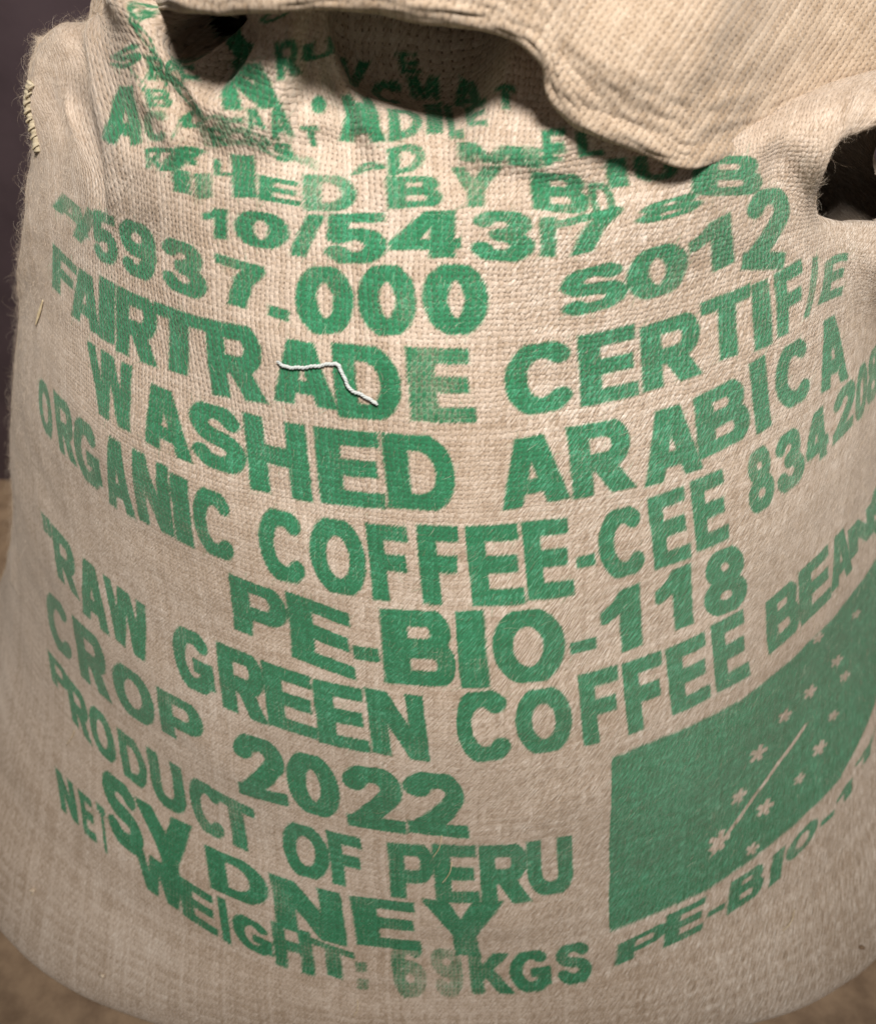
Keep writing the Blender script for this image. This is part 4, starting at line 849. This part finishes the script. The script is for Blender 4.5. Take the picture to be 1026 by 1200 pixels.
fu = np.concatenate([np.zeros((1, 260)), np.cumsum(np.linalg.norm(np.diff(Fd, axis=0), axis=-1), 0)], 0); fv = np.concatenate([np.zeros((420, 1)), np.cumsum(np.linalg.norm(np.diff(Fd, axis=1), axis=-1), 1)], 1)
an = math.radians(FLAP_ANGLE) if 'FLAP_ANGLE' in globals() else math.radians(-33)
Vp = Fd[..., 1]*.751+Fd[..., 2]*.66; Up = Fd[..., 0]; UVf = np.stack([Up*math.cos(an)+Vp*math.sin(an), -Up*math.sin(an)+Vp*math.cos(an)], -1)
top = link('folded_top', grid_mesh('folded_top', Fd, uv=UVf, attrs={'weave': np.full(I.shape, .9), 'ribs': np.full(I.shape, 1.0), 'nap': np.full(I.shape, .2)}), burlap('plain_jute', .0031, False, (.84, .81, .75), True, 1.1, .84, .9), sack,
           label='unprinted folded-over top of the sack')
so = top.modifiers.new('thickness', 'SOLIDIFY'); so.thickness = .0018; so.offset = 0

# loose hand stitches on the corner seam
yarn_mat = simple('seam_yarn', (.38, .31, .20, 1), (.56, .48, .34, 1), 300, .9, .5, .0004)
sp_ = spline(SEAM, 9); stitch_data = None
for k in range(8):
    a, b = sp_[k], sp_[k+1]; d = b-a; off = np.array([.0045, 0, 0])
    pth = [(.003, -.002, 0), (.0, -.0034, .3*d[2]), (-.0012, -.0028, .7*d[2]), (-.001, .001, 1.0*d[2])]
    if stitch_data is None: stitch_data = tube('stitch', spline(pth, 10), .0006, 7); stitch_data.materials.append(yarn_mat)
    o = link('stitch', stitch_data, None, sack); o.location = a+off*.3
fold_cord = tube('seam_edge', spline(SEAM, 60)+np.array([.002, .002, 0]), .0028*(1+.12*np.sin(np.arange(60)*1.3)+.05*np.sin(np.arange(60)*.37)), 8)
link('seam_edge', fold_cord, yarn_mat, sack)

# ---------------------------------------------------------------- jute fuzz on the cloth
rng = np.random.default_rng(11)
Nrm = np.cross(np.gradient(P3[:, :NCF], axis=1), np.gradient(P3[:, :NCF], axis=0)); Nrm /= np.linalg.norm(Nrm, axis=-1, keepdims=True)+1e-12
Tu = np.gradient(P3[:, :NCF], axis=1); Tu /= np.linalg.norm(Tu, axis=-1, keepdims=True)+1e-12
Tv = np.cross(Nrm, Tu); Tv = np.where((Tv[..., 2:] < 0), -Tv, Tv)
def fuzz(name, n, L0, L1, r0, lift, seed, parent, angle_fn, vmin=.08, far=False):
    rg = np.random.default_rng(seed)
    r = (NR*(vmin+(1-vmin-.01)*rg.random(n))).astype(int)
    c = rg.integers(2, NCF-2, n) if not far else np.where(rg.random(n) < .5, rg.integers(2, NCF//4, n), rg.integers(3*NCF//4, NCF-2, n))
    ok = ~NEAR_GAP[r, c]; r, c = r[ok], c[ok]; n = len(r)
    base, nn, tu, tv = P3[r, c], Nrm[r, c], Tu[r, c], Tv[r, c]
    ang = angle_fn(deg[r, c], VV[r, c], rg, n); sgn = np.where(rg.random(n) < .5, 1, -1)
    d = (tu*np.sin(ang)[:, None]+tv*np.cos(ang)[:, None])*sgn[:, None]; sd = np.cross(nn, d)
    L = (L0+(L1-L0)*rg.random(n)**2.2)[:, None]; K = 5; tt = np.linspace(0, 1, K)
    cv = rg.normal(0, .28, (n, 1)); lf = np.abs(rg.normal(lift, lift*.6, (n, 1)))
    pts = np.stack([base-nn*.0002+L*(d*t+sd*cv*t*t+nn*lf*(t*1.6-t*t*1.1)) for t in tt], 1)
    hc = bpy.data.hair_curves.new(name); hc.add_curves([K]*n)
    hc.attributes['position'].data.foreach_set('vector', pts.astype(np.float32).ravel())
    ra = hc.attributes.get('radius') or hc.attributes.new('radius', 'FLOAT', 'POINT')
    ra.data.foreach_set('value', (r0*(.6+.8*rg.random((n, 1)))*np.linspace(1, .35, K)[None]).astype(np.float32).ravel())
    inkv = (SDF[r, c] < 0)*DEN[r, c]*(rg.random(n) < .8)
    a1 = hc.attributes.new('ink', 'FLOAT', 'POINT'); a1.data.foreach_set('value', np.repeat(inkv, K).astype(np.float32))
    a2 = hc.attributes.new('tone', 'FLOAT', 'POINT'); a2.data.foreach_set('value', np.repeat(rg.random(n), K).astype(np.float32))
    return link(name, hc, FUZZ, parent, kind='stuff')
FUZZ = fuzz_material('jute_fibre')
def slant(d, v, rg, n):
    m = np.radians(4+34*ss(d, -25, 10)*(1-ss(v, .78, .86))+22*(1-ss(v, .42, .56))*ss(-d, 0, 30)); return m+rg.normal(0, .22, n)
def wild(d, v, rg, n): return rg.uniform(-1.6, 1.6, n)
fuzz('surface_fuzz', 150000, .002, .008, .000055, .08, 3, sack, slant)
fuzz('loose_fuzz', 16000, .002, .009, .000032, .40, 4, sack, wild)
fuzz('edge_fuzz', 20000, .002, .013, .000030, .55, 5, sack, wild, .3, True)

# ---------------------------------------------------------------- things lying on the cloth and floor
def on_cloth(th, v, lift):
    r = int(round(np.interp(v, VV[:, 0], np.arange(NR)))); c = int(round(np.interp(th, TH[0, :NCF], np.arange(NCF))))
    return P3[r, min(c, NCF-1)]+Nrm[r, min(c, NCF-1)]*lift
tm = NT('white_yarn'); tm.b.inputs['Base Color'].default_value = (.52, .54, .52, 1); tm.b.inputs['Roughness'].default_value = .6; tm.b.inputs['Subsurface Weight'].default_value = .0
pth = spline([on_cloth(a, b, .0016) for a, b in THREAD], 90)
w = np.arange(90); pth[:, 2] += .0003*np.sin(w*.9)
thread = link('loose_thread', None, None, None, label='short bent white thread lying across the letters of the fairtrade line', category='thread')
tgt = np.gradient(pth, axis=0); tgt /= np.linalg.norm(tgt, axis=1)[:, None]; sx = np.cross(tgt, [0, -.66, .75]); sx /= np.linalg.norm(sx, axis=1)[:, None]; sy = np.cross(sx, tgt)
pth = spline(pth, 360); sx = spline(sx, 360); sy = spline(sy, 360); w = np.arange(360); taper = np.clip(np.minimum(w+12, 371-w)/30, .4, 1)
for ph in (0, math.pi):
    q = pth+.00052*(np.cos(w*.42+ph)[:, None]*sx+np.sin(w*.42+ph)[:, None]*sy)
    link('strand', tube('strand', q, .00062*taper, 7), tm.m, thread)
straw_mat = simple('pale_straw', (.62, .47, .26, 1), (.78, .64, .42, 1), 200, .6)
p = spline([on_cloth(a, b, .0016) for a, b in (SLIVER[0], ((SLIVER[0][0]+SLIVER[1][0])/2, (SLIVER[0][1]+SLIVER[1][1])/2), SLIVER[1])], 14)
link('straw_sliver', tube('straw_sliver', p, .0012*np.clip(np.sin(np.linspace(.3, 2.9, 14)), .2, 1), 6, .5), straw_mat,
     label='flat pale straw sliver lodged in plain cloth left of the fairtrade line', category='straw')
names = ['thin pale stray fibre standing over the gap above the letters of peru', 'curved pale stray fibre lying on the second letter of peru',
         'fine pale stray fibre near the lower edge below the weight line', 'fine pale stray fibre left of the word product',
         'fine pale stray fibre on plain cloth below the right-hand bio number', 'tiny pale stray fibre on plain cloth at lower left']
for k in range(6):
    a, b = STRAWS[2*k], STRAWS[2*k+1]; A = on_cloth(*a, .001); B = on_cloth(*b, .001); Mi = (A+B)/2+np.array([.0015, -.001, .001])
    link('stray_fibre', tube('stray_fibre', spline([A, Mi, B], 16), .00026, 5), straw_mat, label=names[k], category='fibre', group='stray fibres on the sack')
lint_mat = simple('lint', (.55, .42, .30, 1), (.72, .60, .46, 1), 400, .95)
def lump(name, c, r, seed, flat=.6):
    rg = np.random.default_rng(seed); a, b = np.meshgrid(np.linspace(0, 2*np.pi, 12, endpoint=False), np.linspace(.15, np.pi-.15, 7))
    rr = r*(1+.25*rg.standard_normal(a.shape)*np.sin(b)); q = np.stack([rr*np.sin(b)*np.cos(a), rr*np.sin(b)*np.sin(a)*.7, -rr*flat*np.cos(b)], -1)
    return grid_mesh(name, q+np.array(c), wrap=True, caps=True)
for k, (t_, nm) in enumerate(zip(LINT, ['small pale lint knot on plain cloth at lower left, left of the weight line', 'small pale lint knot on the bottom left curve of the sack', 'brown lint knot on the bottom right curve of the sack'])):
    link('lint_knot', lump('lint_knot', on_cloth(*t_, .0012), (.0026, .0022, .0024)[k], 40+k), lint_mat if k < 2 else simple('brown_lint', (.2, .13, .08, 1), (.3, .2, .12, 1), 300, .9), label=nm, category='lint', group='lint knots on the sack')
for k, (x, y, nm) in enumerate([(-.452, -.325, 'pale crumb on the brown floor at lower left corner'), (.452, -.372, 'pale flake on the brown floor at lower right corner')]):
    link('floor_crumb', lump('floor_crumb', (x, y, .002), .0035, 60+k, .5), lint_mat, label=nm, category='crumb', group='crumbs on the floor')
